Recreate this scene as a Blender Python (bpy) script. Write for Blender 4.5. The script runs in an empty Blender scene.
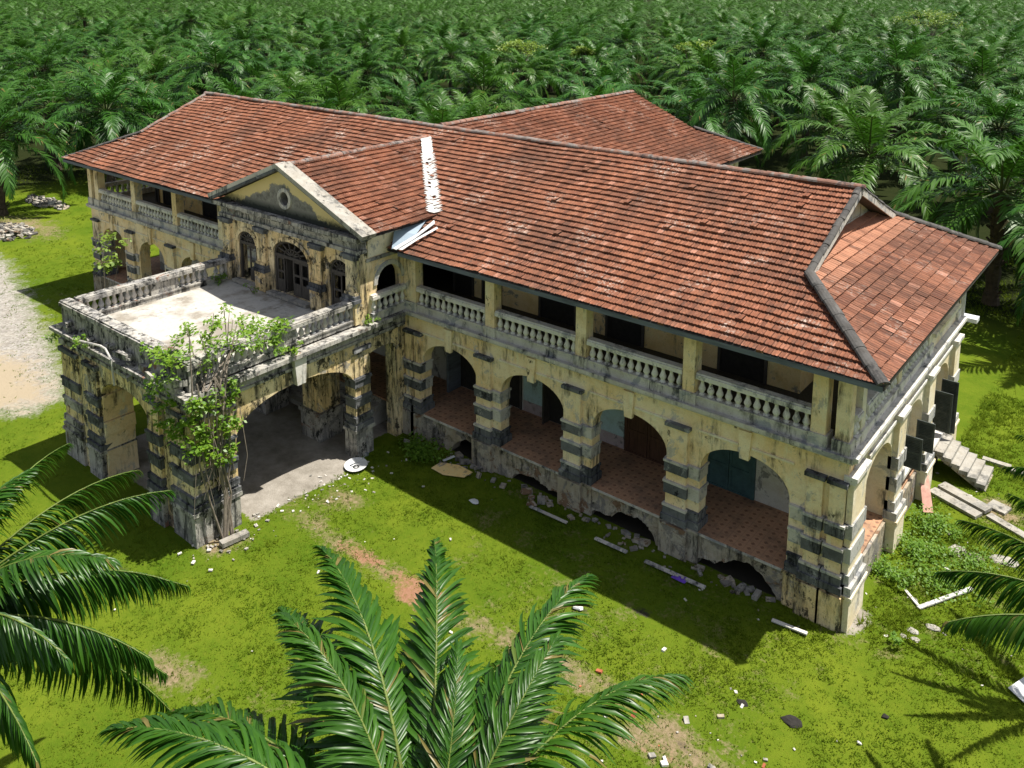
import bpy, math, random
import numpy as np
from mathutils import Vector, Matrix

R = math.radians
scene = bpy.context.scene
COL = scene.collection
rnd = random.Random(7)

# ------------------------------------------------------------------ camera, sky, sun, exposure
cam_data = bpy.data.cameras.new('camera')
cam = bpy.data.objects.new('camera', cam_data)
COL.objects.link(cam)
scene.camera = cam
YAW, PITCH, ROLL = R(38.79), R(-9.83), R(0.19)
fw = Vector((-math.sin(YAW) * math.cos(PITCH), math.cos(YAW) * math.cos(PITCH), math.sin(PITCH)))
rt = Vector((math.cos(YAW), math.sin(YAW), 0))
up = rt.cross(fw)
rt2 = rt * math.cos(ROLL) + up * math.sin(ROLL)
up2 = -rt * math.sin(ROLL) + up * math.cos(ROLL)
m = Matrix((rt2, up2, -fw)).transposed().to_4x4()
m.translation = Vector((6.18, -21.81, 17.10))
cam.matrix_world = m
cam_data.sensor_fit = 'HORIZONTAL'
cam_data.sensor_width = 36.0
cam_data.lens = 868.19 / 1024 * 36
cam_data.shift_y = -(384 - 133.4) / 1024          # a rising-front (shift) lens keeps the verticals straight
cam_data.clip_start = 0.3
cam_data.clip_end = 6000

SUN_DIR = Vector((0.29, 0.245, 0.93)).normalized()  # towards the sun
SUN_EL = math.asin(SUN_DIR.z)
SUN_AZ = math.atan2(SUN_DIR.x, SUN_DIR.y)
world = bpy.data.worlds.new('World')
scene.world = world
world.use_nodes = True
wn = world.node_tree
sky = wn.nodes.new('ShaderNodeTexSky')
sky.sky_type = 'NISHITA'
sky.sun_disc = False
sky.sun_elevation = SUN_EL
sky.sun_rotation = SUN_AZ
sky.altitude = 50
sky.air_density = 1.0
sky.dust_density = 1.5
bgn = wn.nodes['Background']
hs = wn.nodes.new('ShaderNodeHueSaturation')          # thin bright cloud: the sky light is only faintly blue
hs.inputs['Saturation'].default_value = 0.5
wn.links.new(sky.outputs[0], hs.inputs['Color'])
wn.links.new(hs.outputs[0], bgn.inputs[0])
bgn.inputs[1].default_value = 0.078
sun_data = bpy.data.lights.new('sun', 'SUN')
sun_data.energy = 4.7
sun_data.angle = R(0.53)
sun_data.color = (1.0, 0.95, 0.86)
sun = bpy.data.objects.new('sun', sun_data)
COL.objects.link(sun)
sun.rotation_euler = (-SUN_DIR).to_track_quat('-Z', 'Y').to_euler()
sun.location = (0, 0, 60)
vs = scene.view_settings
vs.view_transform = 'Standard'
vs.look = 'None'
vs.gamma = 1
vs.use_curve_mapping = False
vs.exposure = 0.74
scene.cycles.max_bounces = 6
scene.cycles.diffuse_bounces = 3
scene.cycles.glossy_bounces = 2
scene.cycles.transparent_max_bounces = 4

# ------------------------------------------------------------------ object helpers
class MB:
    """collects faces of one mesh"""
    def __init__(s):
        s.v, s.f, s.m, s.a = [], [], [], []
    def add(s, vs, fs, mi=0, a=None):
        b = len(s.v)
        s.v += [tuple(p) for p in vs]
        for k, f in enumerate(fs):
            s.f.append([i + b for i in f]); s.m.append(mi); s.a.append(a[k] if isinstance(a, (list, tuple)) else (a or 0.5))
    def quad(s, a, b, c, d, mi=0, at=None):
        s.add((a, b, c, d), ((0, 1, 2, 3),), mi, at)
    def box(s, x0, x1, y0, y1, z0, z1, mi=0, jit=0):
        p = [(x, y, z) for z in (z0, z1) for y in (y0, y1) for x in (x0, x1)]
        if jit: p = [tuple(c + rnd.uniform(-jit, jit) for c in q) for q in p]
        s.add(p, ((0, 2, 3, 1), (4, 5, 7, 6), (0, 1, 5, 4), (2, 6, 7, 3), (0, 4, 6, 2), (1, 3, 7, 5)), mi)
    def obox(s, c, ux, uy, uz, hx, hy, hz, mi=0):
        c, ux, uy, uz = map(Vector, (c, ux, uy, uz))
        p = [c + ux * (i * hx) + uy * (j * hy) + uz * (k * hz) for k in (-1, 1) for j in (-1, 1) for i in (-1, 1)]
        s.add(p, ((0, 2, 3, 1), (4, 5, 7, 6), (0, 1, 5, 4), (2, 6, 7, 3), (0, 4, 6, 2), (1, 3, 7, 5)), mi)
    def beam(s, p0, p1, w, h, mi=0, upv=(0, 0, 1)):
        p0, p1 = Vector(p0), Vector(p1)
        d = (p1 - p0); L = d.length; d.normalize()
        sd = d.cross(Vector(upv)).normalized(); u = sd.cross(d)
        s.obox((p0 + p1) / 2, d, sd, u, L / 2, w / 2, h / 2, mi)
    def tube(s, pts, rads, n=6, mi=0, cap=True):
        pts = [Vector(p) for p in pts]; b = len(s.v); rings = []
        for i, p in enumerate(pts):
            d = (pts[min(i + 1, len(pts) - 1)] - pts[max(i - 1, 0)]).normalized()
            a = d.orthogonal().normalized() if abs(d.z) > .95 else d.cross(Vector((0, 0, 1))).normalized()
            c = d.cross(a)
            rings.append([p + (a * math.cos(t) + c * math.sin(t)) * rads[i] for t in [2 * math.pi * k / n for k in range(n)]])
        vs_ = [q for r_ in rings for q in r_]; fs = []
        for i in range(len(pts) - 1):
            for k in range(n):
                fs.append((i * n + k, i * n + (k + 1) % n, (i + 1) * n + (k + 1) % n, (i + 1) * n + k))
        if cap:
            fs.append(tuple(range(n))[::-1]); fs.append(tuple((len(pts) - 1) * n + k for k in range(n)))
        s.add(vs_, fs, mi)
    def lathe(s, prof, n=12, c=(0, 0, 0), mi=0, square=0):
        vs_ = []
        for r_, z in prof:
            for k in range(n):
                t = 2 * math.pi * (k + .5) / n
                vs_.append((c[0] + r_ * math.cos(t), c[1] + r_ * math.sin(t), c[2] + z))
        fs = []
        for i in range(len(prof) - 1):
            for k in range(n):
                fs.append((i * n + k, i * n + (k + 1) % n, (i + 1) * n + (k + 1) % n, (i + 1) * n + k))
        fs.append(tuple(range(n))[::-1]); fs.append(tuple((len(prof) - 1) * n + k for k in range(n)))
        s.add(vs_, fs, mi)
    def build(s, name, mats, parent=None, smooth=False, attr=None, label=None):
        me = bpy.data.meshes.new(name)
        me.from_pydata(s.v, [], s.f)
        if not isinstance(mats, (list, tuple)): mats = [mats]
        for mt in mats: me.materials.append(mt)
        me.polygons.foreach_set('material_index', s.m)
        if smooth: me.polygons.foreach_set('use_smooth', [True] * len(s.f))
        if attr:
            at = me.attributes.new(attr, 'FLOAT', 'FACE'); at.data.foreach_set('value', s.a)
        me.update()
        return link(name, me, parent, label)

def link(name, me, parent=None, label=None):
    o = bpy.data.objects.new(name, me)
    COL.objects.link(o)
    if parent is not None: attach(o, parent)
    if label: o['label'] = label
    return o

WORLD = {}
def wpos(o):
    return WORLD.get(o.name, Vector(o.location))
def attach(o, parent):
    """parent without moving: every parent here is placed by translation only"""
    o.parent = parent
    o.matrix_parent_inverse = Matrix.Translation(-wpos(parent))

def thing(o, label, cat, group=None, kind=None):
    o['label'] = label; o['category'] = cat
    if group: o['group'] = group
    if kind: o['kind'] = kind
    return o
def empty(name, loc, rz=0):
    o = bpy.data.objects.new(name, None)
    o.empty_display_size = .3
    COL.objects.link(o); o.location = loc; o.rotation_euler = (0, 0, rz)
    WORLD[o.name] = Vector(loc)
    return o
def np_mesh(name, V, F, mats, mi=None, fattr=None, smooth=False):
    """V (n,3), F (m,k) with one face size"""
    me = bpy.data.meshes.new(name)
    V = np.asarray(V, np.float32); F = np.asarray(F, np.int32); k = F.shape[1]
    me.vertices.add(len(V)); me.vertices.foreach_set('co', V.ravel())
    me.loops.add(F.size); me.loops.foreach_set('vertex_index', F.ravel())
    me.polygons.add(len(F)); me.polygons.foreach_set('loop_start', np.arange(0, F.size, k, dtype=np.int32))
    if mi is not None: me.polygons.foreach_set('material_index', np.asarray(mi, np.int32))
    if smooth: me.polygons.foreach_set('use_smooth', np.ones(len(F), bool))
    for mt in mats: me.materials.append(mt)
    for an, av in (fattr or {}).items():
        a = me.attributes.new(an, 'FLOAT', 'FACE'); a.data.foreach_set('value', np.asarray(av, np.float32))
    me.update(calc_edges=True); me.validate()
    return me

# value noise for masks
_ng = np.random.default_rng(3)
_tab = _ng.random((256, 256))
def vnoise(x, y, f=1.0):
    x = np.asarray(x, float) * f + 1000.3; y = np.asarray(y, float) * f + 1000.7
    xi = np.floor(x).astype(int); yi = np.floor(y).astype(int); u = x - xi; v = y - yi
    u = u * u * (3 - 2 * u); v = v * v * (3 - 2 * v)
    g = lambda a, b: _tab[a % 256, b % 256]
    return (g(xi, yi) * (1 - u) + g(xi + 1, yi) * u) * (1 - v) + (g(xi, yi + 1) * (1 - u) + g(xi + 1, yi + 1) * u) * v
def fbm(x, y, f=1.0, o=4):
    return sum(vnoise(x, y, f * 2 ** k) * .5 ** k for k in range(o)) / sum(.5 ** k for k in range(o))

# ------------------------------------------------------------------ materials
class NT:
    def __init__(s, name):
        s.mat = bpy.data.materials.new(name); s.mat.use_nodes = True
        s.t = s.mat.node_tree; s.b = s.t.nodes['Principled BSDF']; s.pos = None
    def n(s, ty, **kw):
        nd = s.t.nodes.new(ty)
        for k, v in kw.items(): setattr(nd, k, v)
        return nd
    def l(s, a, b): s.t.links.new(a, b)
    def P(s, scale=(1, 1, 1)):
        if s.pos is None: s.pos = s.n('ShaderNodeNewGeometry')
        mp = s.n('ShaderNodeMapping'); mp.inputs['Scale'].default_value = scale
        s.l(s.pos.outputs['Position'], mp.inputs[0]); return mp.outputs[0]
    def noise(s, f, scale=(1, 1, 1), det=4, rough=.6, dist=0):
        nd = s.n('ShaderNodeTexNoise'); nd.inputs['Scale'].default_value = f; nd.inputs['Detail'].default_value = det
        nd.inputs['Roughness'].default_value = rough; nd.inputs['Distortion'].default_value = dist
        s.l(s.P(scale), nd.inputs['Vector']); return nd.outputs['Fac']
    def ramp(s, x, a, b, lo=0., hi=1.):
        nd = s.n('ShaderNodeMapRange'); nd.clamp = True
        s.l(x, nd.inputs[0]); nd.inputs[1].default_value = a; nd.inputs[2].default_value = b
        nd.inputs[3].default_value = lo; nd.inputs[4].default_value = hi; return nd.outputs[0]
    def math(s, op, a, b):
        nd = s.n('ShaderNodeMath', operation=op)
        for i, x in enumerate((a, b)):
            if isinstance(x, (int, float)): nd.inputs[i].default_value = x
            else: s.l(x, nd.inputs[i])
        return nd.outputs[0]
    def mix(s, fac, a, b, mode='MIX'):
        nd = s.n('ShaderNodeMix', data_type='RGBA', blend_type=mode)
        for i, x in ((0, fac), (6, a), (7, b)):
            if isinstance(x, (int, float)): nd.inputs[i].default_value = x
            elif isinstance(x, tuple): nd.inputs[i].default_value = x + (1,) if len(x) == 3 else x
            else: s.l(x, nd.inputs[i])
        return nd.outputs[2]
    def attr(s, name):
        nd = s.n('ShaderNodeAttribute'); nd.attribute_name = name; return nd.outputs['Fac']
    def obj_random(s):
        return s.n('ShaderNodeObjectInfo').outputs['Random']
    def bump(s, h, strength=.5, dist=.02):
        nd = s.n('ShaderNodeBump'); nd.inputs['Strength'].default_value = strength; nd.inputs['Distance'].default_value = dist
        s.l(h, nd.inputs['Height']); s.l(nd.outputs[0], s.b.inputs['Normal'])
    def done(s, col, rough=.85, spec=.3):
        if isinstance(col, tuple): s.b.inputs['Base Color'].default_value = col + (1,)
        else: s.l(col, s.b.inputs['Base Color'])
        if isinstance(rough, (int, float)): s.b.inputs['Roughness'].default_value = rough
        else: s.l(rough, s.b.inputs['Roughness'])
        s.b.inputs['Specular IOR Level'].default_value = spec
        return s.mat

def plaster(name, c1, c2, grey, mould, g_amt, m_amt, streak=1.0, bare=None, bare_amt=.0, bump=.5):
    t = NT(name)
    big = t.noise(.6, det=6, rough=.6); mid = t.noise(3.1, det=8, rough=.7); fine = t.noise(24, det=5, rough=.7)
    col = t.mix(t.ramp(big, .40, .60), c1, c2)
    col = t.mix(t.ramp(mid, .48, .72, 0, .55), col, tuple(c * k for c, k in zip(c1, (.70, .62, .50))))
    wash = t.noise(2.2 * streak, (1, 1, .3), det=8, rough=.7)                     # rain-washed paler runs
    col = t.mix(t.ramp(wash, .55, .68, 0, .55), col, tuple(min(.8, c * 1.1 + .03) for c in c2))
    g = t.noise(1.5, (1, 1, .8), det=10, rough=.72, dist=.5)
    col = t.mix(t.ramp(g, .64 - g_amt * .26, .68 - g_amt * .26, 0, .9), col, t.mix(t.ramp(mid, .3, .7), grey, tuple(c * .6 for c in grey)))
    st = t.noise(4.2 * streak, (1, 1, .15), det=9, rough=.75); pat = t.noise(.9, (1, 1, .8), det=5, rough=.6)
    k = t.math('MULTIPLY', t.ramp(st, .47, .60), t.ramp(pat, .63 - m_amt * .26, .72 - m_amt * .26))
    col = t.mix(t.math('MULTIPLY', k, .9), col, mould)
    blot = t.noise(2.6, (1, 1, .7), det=10, rough=.78)
    col = t.mix(t.ramp(blot, .66 - m_amt * .12, .70 - m_amt * .12, 0, .92), col, mould)
    speck = t.noise(11, det=6, rough=.75)
    col = t.mix(t.ramp(speck, .66 - m_amt * .06, .72 - m_amt * .06, 0, .7), col, mould)
    if bare:
        b = t.noise(1.1, det=9, rough=.72, dist=.6)
        col = t.mix(t.ramp(b, .66 - bare_amt * .2, .675 - bare_amt * .2), col, t.mix(mid, bare, tuple(c * .5 for c in bare)))
    col = t.mix(t.ramp(fine, .35, .7, 0, .25), col, t.mix(.6, col, (.02, .02, .02)))
    t.bump(t.math('ADD', t.math('MULTIPLY', fine, .5), mid), bump, .035)
    return t.done(col, .92, .15)

OCHRE, PALE = (.86, .64, .35), (.90, .76, .52)
M = {}
M['wall'] = plaster('ochre_plaster', OCHRE, PALE, (.66, .60, .52), (.06, .050, .036), .26, .52)
M['wall_side'] = plaster('pale_plaster', (.78, .66, .44), (.84, .77, .62), (.60, .57, .52), (.07, .07, .065), .25, .18)
M['wall_porch'] = plaster('mouldy_ochre_plaster', (.80, .60, .30), (.86, .72, .46), (.46, .43, .38), (.020, .020, .018), .36, 1.05, bare=(.30, .20, .14), bare_amt=.18)
M['porch_trim'] = plaster('mouldy_grey_render', (.42, .40, .36), (.50, .48, .44), (.30, .29, .28), (.016, .018, .018), .5, .95, bare=(.30, .17, .12), bare_amt=.2, bump=.8)
M['grey'] = plaster('grey_render', (.54, .51, .47), (.62, .59, .54), (.40, .41, .43), (.03, .034, .04), .4, .5)
M['grey_pale'] = plaster('pale_grey_render', (.68, .65, .60), (.74, .71, .66), (.42, .42, .42), (.06, .06, .06), .35, .42)
M['band'] = plaster('black_render', (.10, .105, .115), (.17, .175, .185), (.40, .40, .40), (.012, .013, .015), .30, .75)
M['band_side'] = plaster('white_grey_render', (.50, .49, .46), (.46, .45, .43), (.30, .31, .32), (.05, .052, .055), .45, .6)
M['inner'] = plaster('inner_ochre', (.86, .62, .27), (.88, .68, .36), (.35, .33, .28), (.06, .06, .05), .3, .2)
M['inner_low'] = plaster('inner_whitewash', (.66, .65, .60), (.72, .71, .66), (.30, .30, .29), (.06, .06, .055), .3, .3)
M['blue_panel'] = plaster('pale_blue_wash', (.46, .64, .68), (.52, .68, .70), (.30, .36, .36), (.10, .11, .11), .2, .12)
M['dado'] = plaster('mauve_dado', (.46, .38, .39), (.52, .44, .44), (.25, .23, .23), (.06, .05, .05), .3, .3)
M['rubble'] = plaster('broken_masonry', (.40, .34, .25), (.46, .42, .35), (.28, .26, .24), (.022, .022, .018), .45, .62, bare=(.30, .19, .12), bare_amt=.4, bump=1.0)
M['concrete'] = plaster('weathered_concrete', (.33, .31, .275), (.41, .39, .345), (.28, .27, .25), (.05, .05, .045), .4, .55)

def simple(name, c, rough=.7, var=.25, f=6, spec=.3, scale=(1, 1, 1)):
    t = NT(name); nz = t.noise(f, scale, det=6, rough=.65)
    return t.done(t.mix(t.ramp(nz, .35, .7, 0, 1), c, tuple(x * (1 - var * 2) for x in c)), rough, spec)
M['void'] = simple('dark_interior', (.03, .027, .024), .95, .2)  # near-black colour stands in for unlit rooms; also used for black scraps
M['fascia'] = simple('blue_grey_fascia', (.15, .17, .20), .8, .25, 3, scale=(.3, .3, 3))
M['timber'] = simple('dark_timber', (.085, .075, .065), .8, .3, 5, scale=(4, 4, .6))
M['shutter'] = simple('green_black_shutter', (.060, .072, .068), .75, .25, 5)
M['teal'] = simple('teal_paint', (.06, .125, .135), .6, .2, 4)
M['brown_door'] = simple('brown_varnish', (.11, .055, .035), .55, .25, 4, scale=(4, 4, .5))
M['tin'] = simple('pale_tin', (.72, .73, .74), .45, .12, 2)
M['blue_tin'] = simple('blue_grey_tin', (.30, .38, .46), .5, .12, 2)
M['white_mortar'] = plaster('white_lime', (.58, .57, .55), (.66, .65, .63), (.55, .55, .54), (.12, .12, .12), .25, .3)

def roof_mat(name, c1, c2, c3, lich, dark, axis=0):
    t = NT(name); r_ = t.attr('tile')
    col = t.mix(t.ramp(r_, .0, .75), c1, c2)
    col = t.mix(t.ramp(r_, .93, .99, 0, .8), col, c3)
    big = t.noise(.35, det=5, rough=.6); mid = t.noise(2.2, det=7, rough=.7); fine = t.noise(15, det=3)
    col = t.mix(t.ramp(big, .46, .72, 0, dark), col, (.085, .045, .032))
    col = t.mix(t.ramp(mid, .54, .74, 0, .75), col, (.06, .04, .032))
    col = t.mix(t.ramp(fine, .48, .72, 0, .5), col, (.07, .045, .035))
    sv = (7, .9, .9) if axis == 0 else (.9, 7, .9)
    stk = t.noise(1.0, sv, det=6, rough=.7); st2 = t.noise(.9, (sv[0] * 1.7, sv[1] * 1.7, 3), det=5, rough=.75)
    col = t.mix(t.ramp(stk, .50, .66, 0, .6), col, (.055, .034, .027))
    col = t.mix(t.ramp(st2, .56, .68, 0, .55), col, tuple(min(.6, c * 1.9 + .05) for c in c2))
    lw = t.math('MULTIPLY', t.ramp(t.noise(.6, det=3), .55, .66), t.ramp(t.noise(7.5, det=6, rough=.75), .50, .64))
    col = t.mix(t.math('MULTIPLY', lw, lich), col, (.52, .44, .38))
    col = t.mix(t.math('MULTIPLY', t.attr('clean'), t.ramp(mid, .25, .6, 1, .55)), col, (.46, .225, .14))
    t.bump(fine, .35, .01)
    return t.done(col, .85, .2)
M['tile'] = roof_mat('clay_tile', (.185, .070, .040), (.265, .108, .061), (.40, .20, .14), .95, .75)
M['tile_end'] = roof_mat('old_clay_tile', (.125, .050, .032), (.255, .108, .064), (.46, .23, .16), .4, .7, 1)
M['ridge'] = plaster('ridge_mortar', (.22, .12, .09), (.30, .17, .13), (.30, .27, .25), (.06, .05, .05), .6, .5)
M['hip'] = plaster('hip_mortar', (.075, .072, .07), (.11, .105, .10), (.17, .16, .15), (.035, .035, .035), .4, .5)

def floor_mat():
    t = NT('veranda_tiles')
    sep = t.n('ShaderNodeSeparateXYZ'); t.l(t.P(), sep.inputs[0])
    def cell(o, s):
        f = t.n('ShaderNodeMath', operation='FRACT'); t.l(t.math('MULTIPLY', o, s), f.inputs[0]); return f.outputs[0]
    fx, fy = cell(sep.outputs[0], 3.6), cell(sep.outputs[1], 3.6)
    dx = t.math('ABSOLUTE', t.math('SUBTRACT', fx, .5), 0); dy = t.math('ABSOLUTE', t.math('SUBTRACT', fy, .5), 0)
    spot = t.math('LESS_THAN', t.math('ADD', dx, dy), .25)
    joint = t.math('GREATER_THAN', t.math('MAXIMUM', dx, dy), .475)
    nz = t.noise(1.4, det=6, rough=.7); n2 = t.noise(9, det=4)
    col = t.mix(n2, (.40, .21, .12), (.50, .30, .18))
    col = t.mix(t.math('MULTIPLY', spot, .62), col, (.13, .055, .04))
    col = t.mix(t.math('MULTIPLY', joint, .5), col, (.2, .14, .1))
    col = t.mix(t.ramp(nz, .45, .72, 0, .8), col, (.12, .09, .07))
    return t.done(col, .75, .3)
M['floor'] = floor_mat()

def terrace_mat():
    t = NT('lime_stained_deck')
    a = t.noise(.5, det=6, rough=.65); b = t.noise(2.5, det=7, rough=.72); c = t.noise(14, det=4)
    col = t.mix(t.ramp(b, .35, .7), (.42, .40, .36), (.55, .53, .49))
    col = t.mix(t.ramp(a, .49, .60, 0, .8), col, (.22, .19, .15))
    col = t.mix(t.ramp(b, .56, .66, 0, .75), col, (.16, .15, .13))
    col = t.mix(t.ramp(c, .55, .75, 0, .35), col, (.25, .24, .22))
    t.bump(b, .4, .03)
    return t.done(col, .9, .2)
M['deck'] = terrace_mat()

def leaf_mat(name, c1, c2, c3, rough=.38, trans=.25, spec=.5, dead=None):
    t = NT(name)
    col = t.mix(t.attr('leaf'), c1, c2)
    col = t.mix(t.ramp(t.obj_random(), .3, 1, 0, .55), col, c3)
    if dead: col = t.mix(t.ramp(t.attr('leaf'), dead, dead + .015, 0, .8), col, (.21, .15, .05))
    t.done(col, rough, spec)
    tr = t.n('ShaderNodeBsdfTranslucent'); t.l(t.mix(.5, col, tuple(min(1, c * 2.2) for c in c2)), tr.inputs[0])
    mx = t.n('ShaderNodeMixShader'); mx.inputs[0].default_value = trans
    out = t.t.nodes['Material Output']
    t.l(t.b.outputs[0], mx.inputs[1]); t.l(tr.outputs[0], mx.inputs[2]); t.l(mx.outputs[0], out.inputs[0])
    return t.mat
M['frond'] = leaf_mat('palm_leaf', (.016, .064, .007), (.048, .135, .012), (.045, .112, .010), .36, .26, .35, .955)
M['frond_far'] = leaf_mat('palm_leaf_plantation', (.006, .034, .005), (.046, .145, .014), (.072, .150, .011), .44, .18, .3, .965)
M['rachis'] = simple('palm_rachis', (.15, .20, .04), .55, .2, 3)
M['rachis_far'] = simple('palm_rachis_far', (.07, .10, .025), .6, .2, 3)
M['trunk'] = simple('palm_trunk', (.085, .065, .045), .95, .3, 5)
M['vine'] = leaf_mat('climber_leaf', (.085, .19, .015), (.22, .34, .03), (.15, .26, .02), .45, .35)
M['weed'] = leaf_mat('weed_leaf', (.085, .19, .012), (.16, .28, .022), (.12, .23, .02), .55, .35)
M['tree_leaf'] = leaf_mat('yellow_green_leaf', (.12, .20, .02), (.20, .28, .035), (.14, .22, .03), .5, .3)
M['bark'] = simple('pale_bark', (.25, .21, .17), .9, .25, 6)

def ground_mat():
    t = NT('ground_cover')
    a = t.noise(.18, det=4); b = t.noise(1.1, det=7, rough=.7); c = t.noise(8, det=6, rough=.75); d = t.noise(40, det=3)
    grass = t.mix(t.ramp(a, .35, .65), (.078, .130, .009), (.134, .176, .014))
    grass = t.mix(t.ramp(b, .42, .66, 0, .5), grass, (.040, .092, .005))
    grass = t.mix(t.ramp(c, .50, .70, 0, .45), grass, (.150, .165, .018))
    grass = t.mix(t.ramp(d, .5, .72, 0, .35), grass, (.035, .07, .008))
    ed = lambda nm, lo=.38, hi=.62: t.ramp(t.math('ADD', t.attr(nm), t.math('MULTIPLY', t.math('SUBTRACT', t.math('ADD', t.math('MULTIPLY', b, .6), t.math('MULTIPLY', c, .4)), .5), 1.5)), lo, hi)
    col = t.mix(ed('dry'), grass, t.mix(c, (.20, .165, .075), (.26, .21, .12)))
    soil = t.mix(t.ramp(c, .35, .65), (.17, .135, .07), (.27, .21, .13))
    col = t.mix(ed('soil'), col, soil)
    red = t.mix(t.ramp(c, .35, .65), (.25, .125, .075), (.31, .175, .11))
    col = t.mix(ed('red', .46, .66), col, red)
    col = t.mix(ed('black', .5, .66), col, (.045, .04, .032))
    v = t.n('ShaderNodeTexVoronoi'); v.inputs['Scale'].default_value = 11; t.l(t.P(), v.inputs['Vector'])
    grav = t.mix(t.ramp(v.outputs['Color'], .2, .9), (.22, .20, .18), (.40, .38, .35))
    grav = t.mix(t.ramp(b, .4, .7, 0, .5), grav, (.36, .33, .27))
    col = t.mix(ed('gravel', .34, .64), col, grav)
    sand = t.mix(c, (.31, .255, .175), (.39, .325, .235))
    col = t.mix(ed('sand', .40, .66), col, sand)
    conc = t.mix(t.ramp(b, .35, .65), (.36, .33, .29), (.20, .18, .15))
    col = t.mix(ed('concrete', .44, .56), col, conc)
    und = t.mix(b, (.010, .018, .005), (.028, .032, .011))  # shade between the palms is painted in as near-black undergrowth colour
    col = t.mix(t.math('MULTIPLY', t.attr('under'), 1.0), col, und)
    t.bump(t.math('ADD', t.math('MULTIPLY', c, .8), t.math('MULTIPLY', d, .5)), .8, .05)
    return t.done(col, .95, .03)
M['ground'] = ground_mat()
M['blade'] = leaf_mat('grass_blade', (.066, .126, .007), (.142, .190, .013), (.10, .152, .009), .7, .3, .06)

# ------------------------------------------------------------------ ground: one sheet out to the horizon
def seg_dist(px, py, pts):
    d = np.full(px.shape, 1e9)
    for (ax, ay), (bx, by) in zip(pts[:-1], pts[1:]):
        vx, vy = bx - ax, by - ay; L2 = vx * vx + vy * vy + 1e-9
        u = np.clip(((px - ax) * vx + (py - ay) * vy) / L2, 0, 1)
        d = np.minimum(d, np.hypot(px - ax - u * vx, py - ay - u * vy))
    return d
def poly_mask(px, py, poly, soft):
    ins = np.zeros(px.shape, bool); n = len(poly)
    for i in range(n):
        (x1, y1), (x2, y2) = poly[i], poly[(i + 1) % n]
        c = ((y1 > py) != (y2 > py)) & (px < (x2 - x1) * (py - y1) / (y2 - y1 + 1e-12) + x1)
        ins ^= c
    d = seg_dist(px, py, poly + [poly[0]])
    return np.clip(.5 + np.where(ins, d, -d) / soft, 0, 1)
def blob(px, py, x, y, rx, ry=None, a=0):
    ry = ry or rx; c, s = math.cos(a), math.sin(a)
    u = ((px - x) * c + (py - y) * s) / rx; v = (-(px - x) * s + (py - y) * c) / ry
    return np.clip(1.25 - np.hypot(u, v), 0, 1)

GRAVEL = [(-75, -2.5), (-60.1, -1.4), (-50.7, -1.3), (-42.7, -3.2), (-37.7, -4.6), (-32.9, -5.9), (-29.6, -7.2), (-29.4, -8.3), (-30.2, -9.6), (-33, -12.5), (-75, -16)]
SAND = [(-44, -10.5), (-40, -8.3), (-36.7, -6.9), (-34.2, -6.55), (-31.2, -7.1), (-29.7, -7.8), (-30.4, -9.4), (-32.5, -11.5), (-44, -13)]
def masks(x, y):
    g = {}
    g['gravel'] = poly_mask(x, y, GRAVEL, 4.0)
    g['sand'] = poly_mask(x, y, SAND, 4.5)
    path = seg_dist(x, y, [(-16.2, -5.6), (-15.3, -6.05), (-12.97, -6.13), (-10.44, -6.24), (-8.38, -6.13), (-6.0, -6.0), (-3.5, -5.6)])
    g['soil'] = np.maximum.reduce([np.clip(.52 - path / 3.0, 0, 1), .56 * blob(x, y, -1.8, -6.2, 3.0, 1.6), .52 * blob(x, y, -12.6, -12.2, 2.8, 1.0, .2),
                                   .55 * blob(x, y, -14.9, -4.7, 1.6, 1.2), .6 * blob(x, y, 2.4, 8.6, 1.5), .62 * blob(x, y, -16.0, -8.4, 1.0, 1.4),
                                   .42 * np.clip(1 - np.abs(y + .1) / .7, 0, 1) * (x > -16) * (x < .3), .55 * blob(x, y, -58, 3, 9, 3)])
    g['red'] = np.maximum.reduce([.72 * blob(x, y, -9.6, -6.2, 2.4, .95), .56 * blob(x, y, -12.2, -6.1, 2.2, .8), .42 * blob(x, y, -6.2, -6.1, 1.0, .6), .5 * blob(x, y, -1.6, -6.6, 1.5, .8)])
    g['black'] = np.maximum.reduce([.56 * poly_mask(x, y, [(-24.2, -8.2), (-17.6, -8.2), (-17.2, -.3), (-24.2, -.3)], 1.2), 1.0 * ((y > .12) & (y < 2.6) & (x > -16.4) & (x < -.3)), .75 * blob(x, y, -4.3, -2.85, .55, .35), .7 * blob(x, y, -5.8, -3.9, .45, .3), .6 * blob(x, y, -17.2, -11, .5), .5 * blob(x, y, -1.4, -6.0, .9, .5)])  # under the veranda floor black is shade painted into the ground; porch floor darkened
    g['dry'] = np.clip((fbm(x, y, .13, 4) - .58) * 2.0, 0, .34) + .3 * blob(x, y, -30, -12, 6, 3) + .3 * blob(x, y, -48, 3, 8, 4)
    ap = [(-17.3, -7.1), (-17.9, -5.6), (-17.4, -2.2), (-16.3, -2.6), (-15.95, -4.0), (-16.2, -5.6), (-16.2, -7.2)]
    g['concrete'] = np.maximum(poly_mask(x, y, ap, .8), poly_mask(x, y, [(-24.2, -8.4), (-17, -8.4), (-17, 0), (-24.2, 0)], .4))
    g['concrete'] = np.maximum(g['concrete'], .75 * blob(x, y, .3, .5, .6, 1.0))
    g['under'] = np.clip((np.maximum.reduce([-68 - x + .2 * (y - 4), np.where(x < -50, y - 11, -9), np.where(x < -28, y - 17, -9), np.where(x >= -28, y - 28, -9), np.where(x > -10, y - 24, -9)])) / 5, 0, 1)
    return g
def ground_z(x, y):
    z = (fbm(x, y, .35, 3) - .5) * .10
    near = np.clip(np.minimum.reduce([np.abs(y + .1) / 1.5 + (np.abs(x + 20.6) > 21.5) * 9]), 0, 1)
    return z * near - .02
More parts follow.
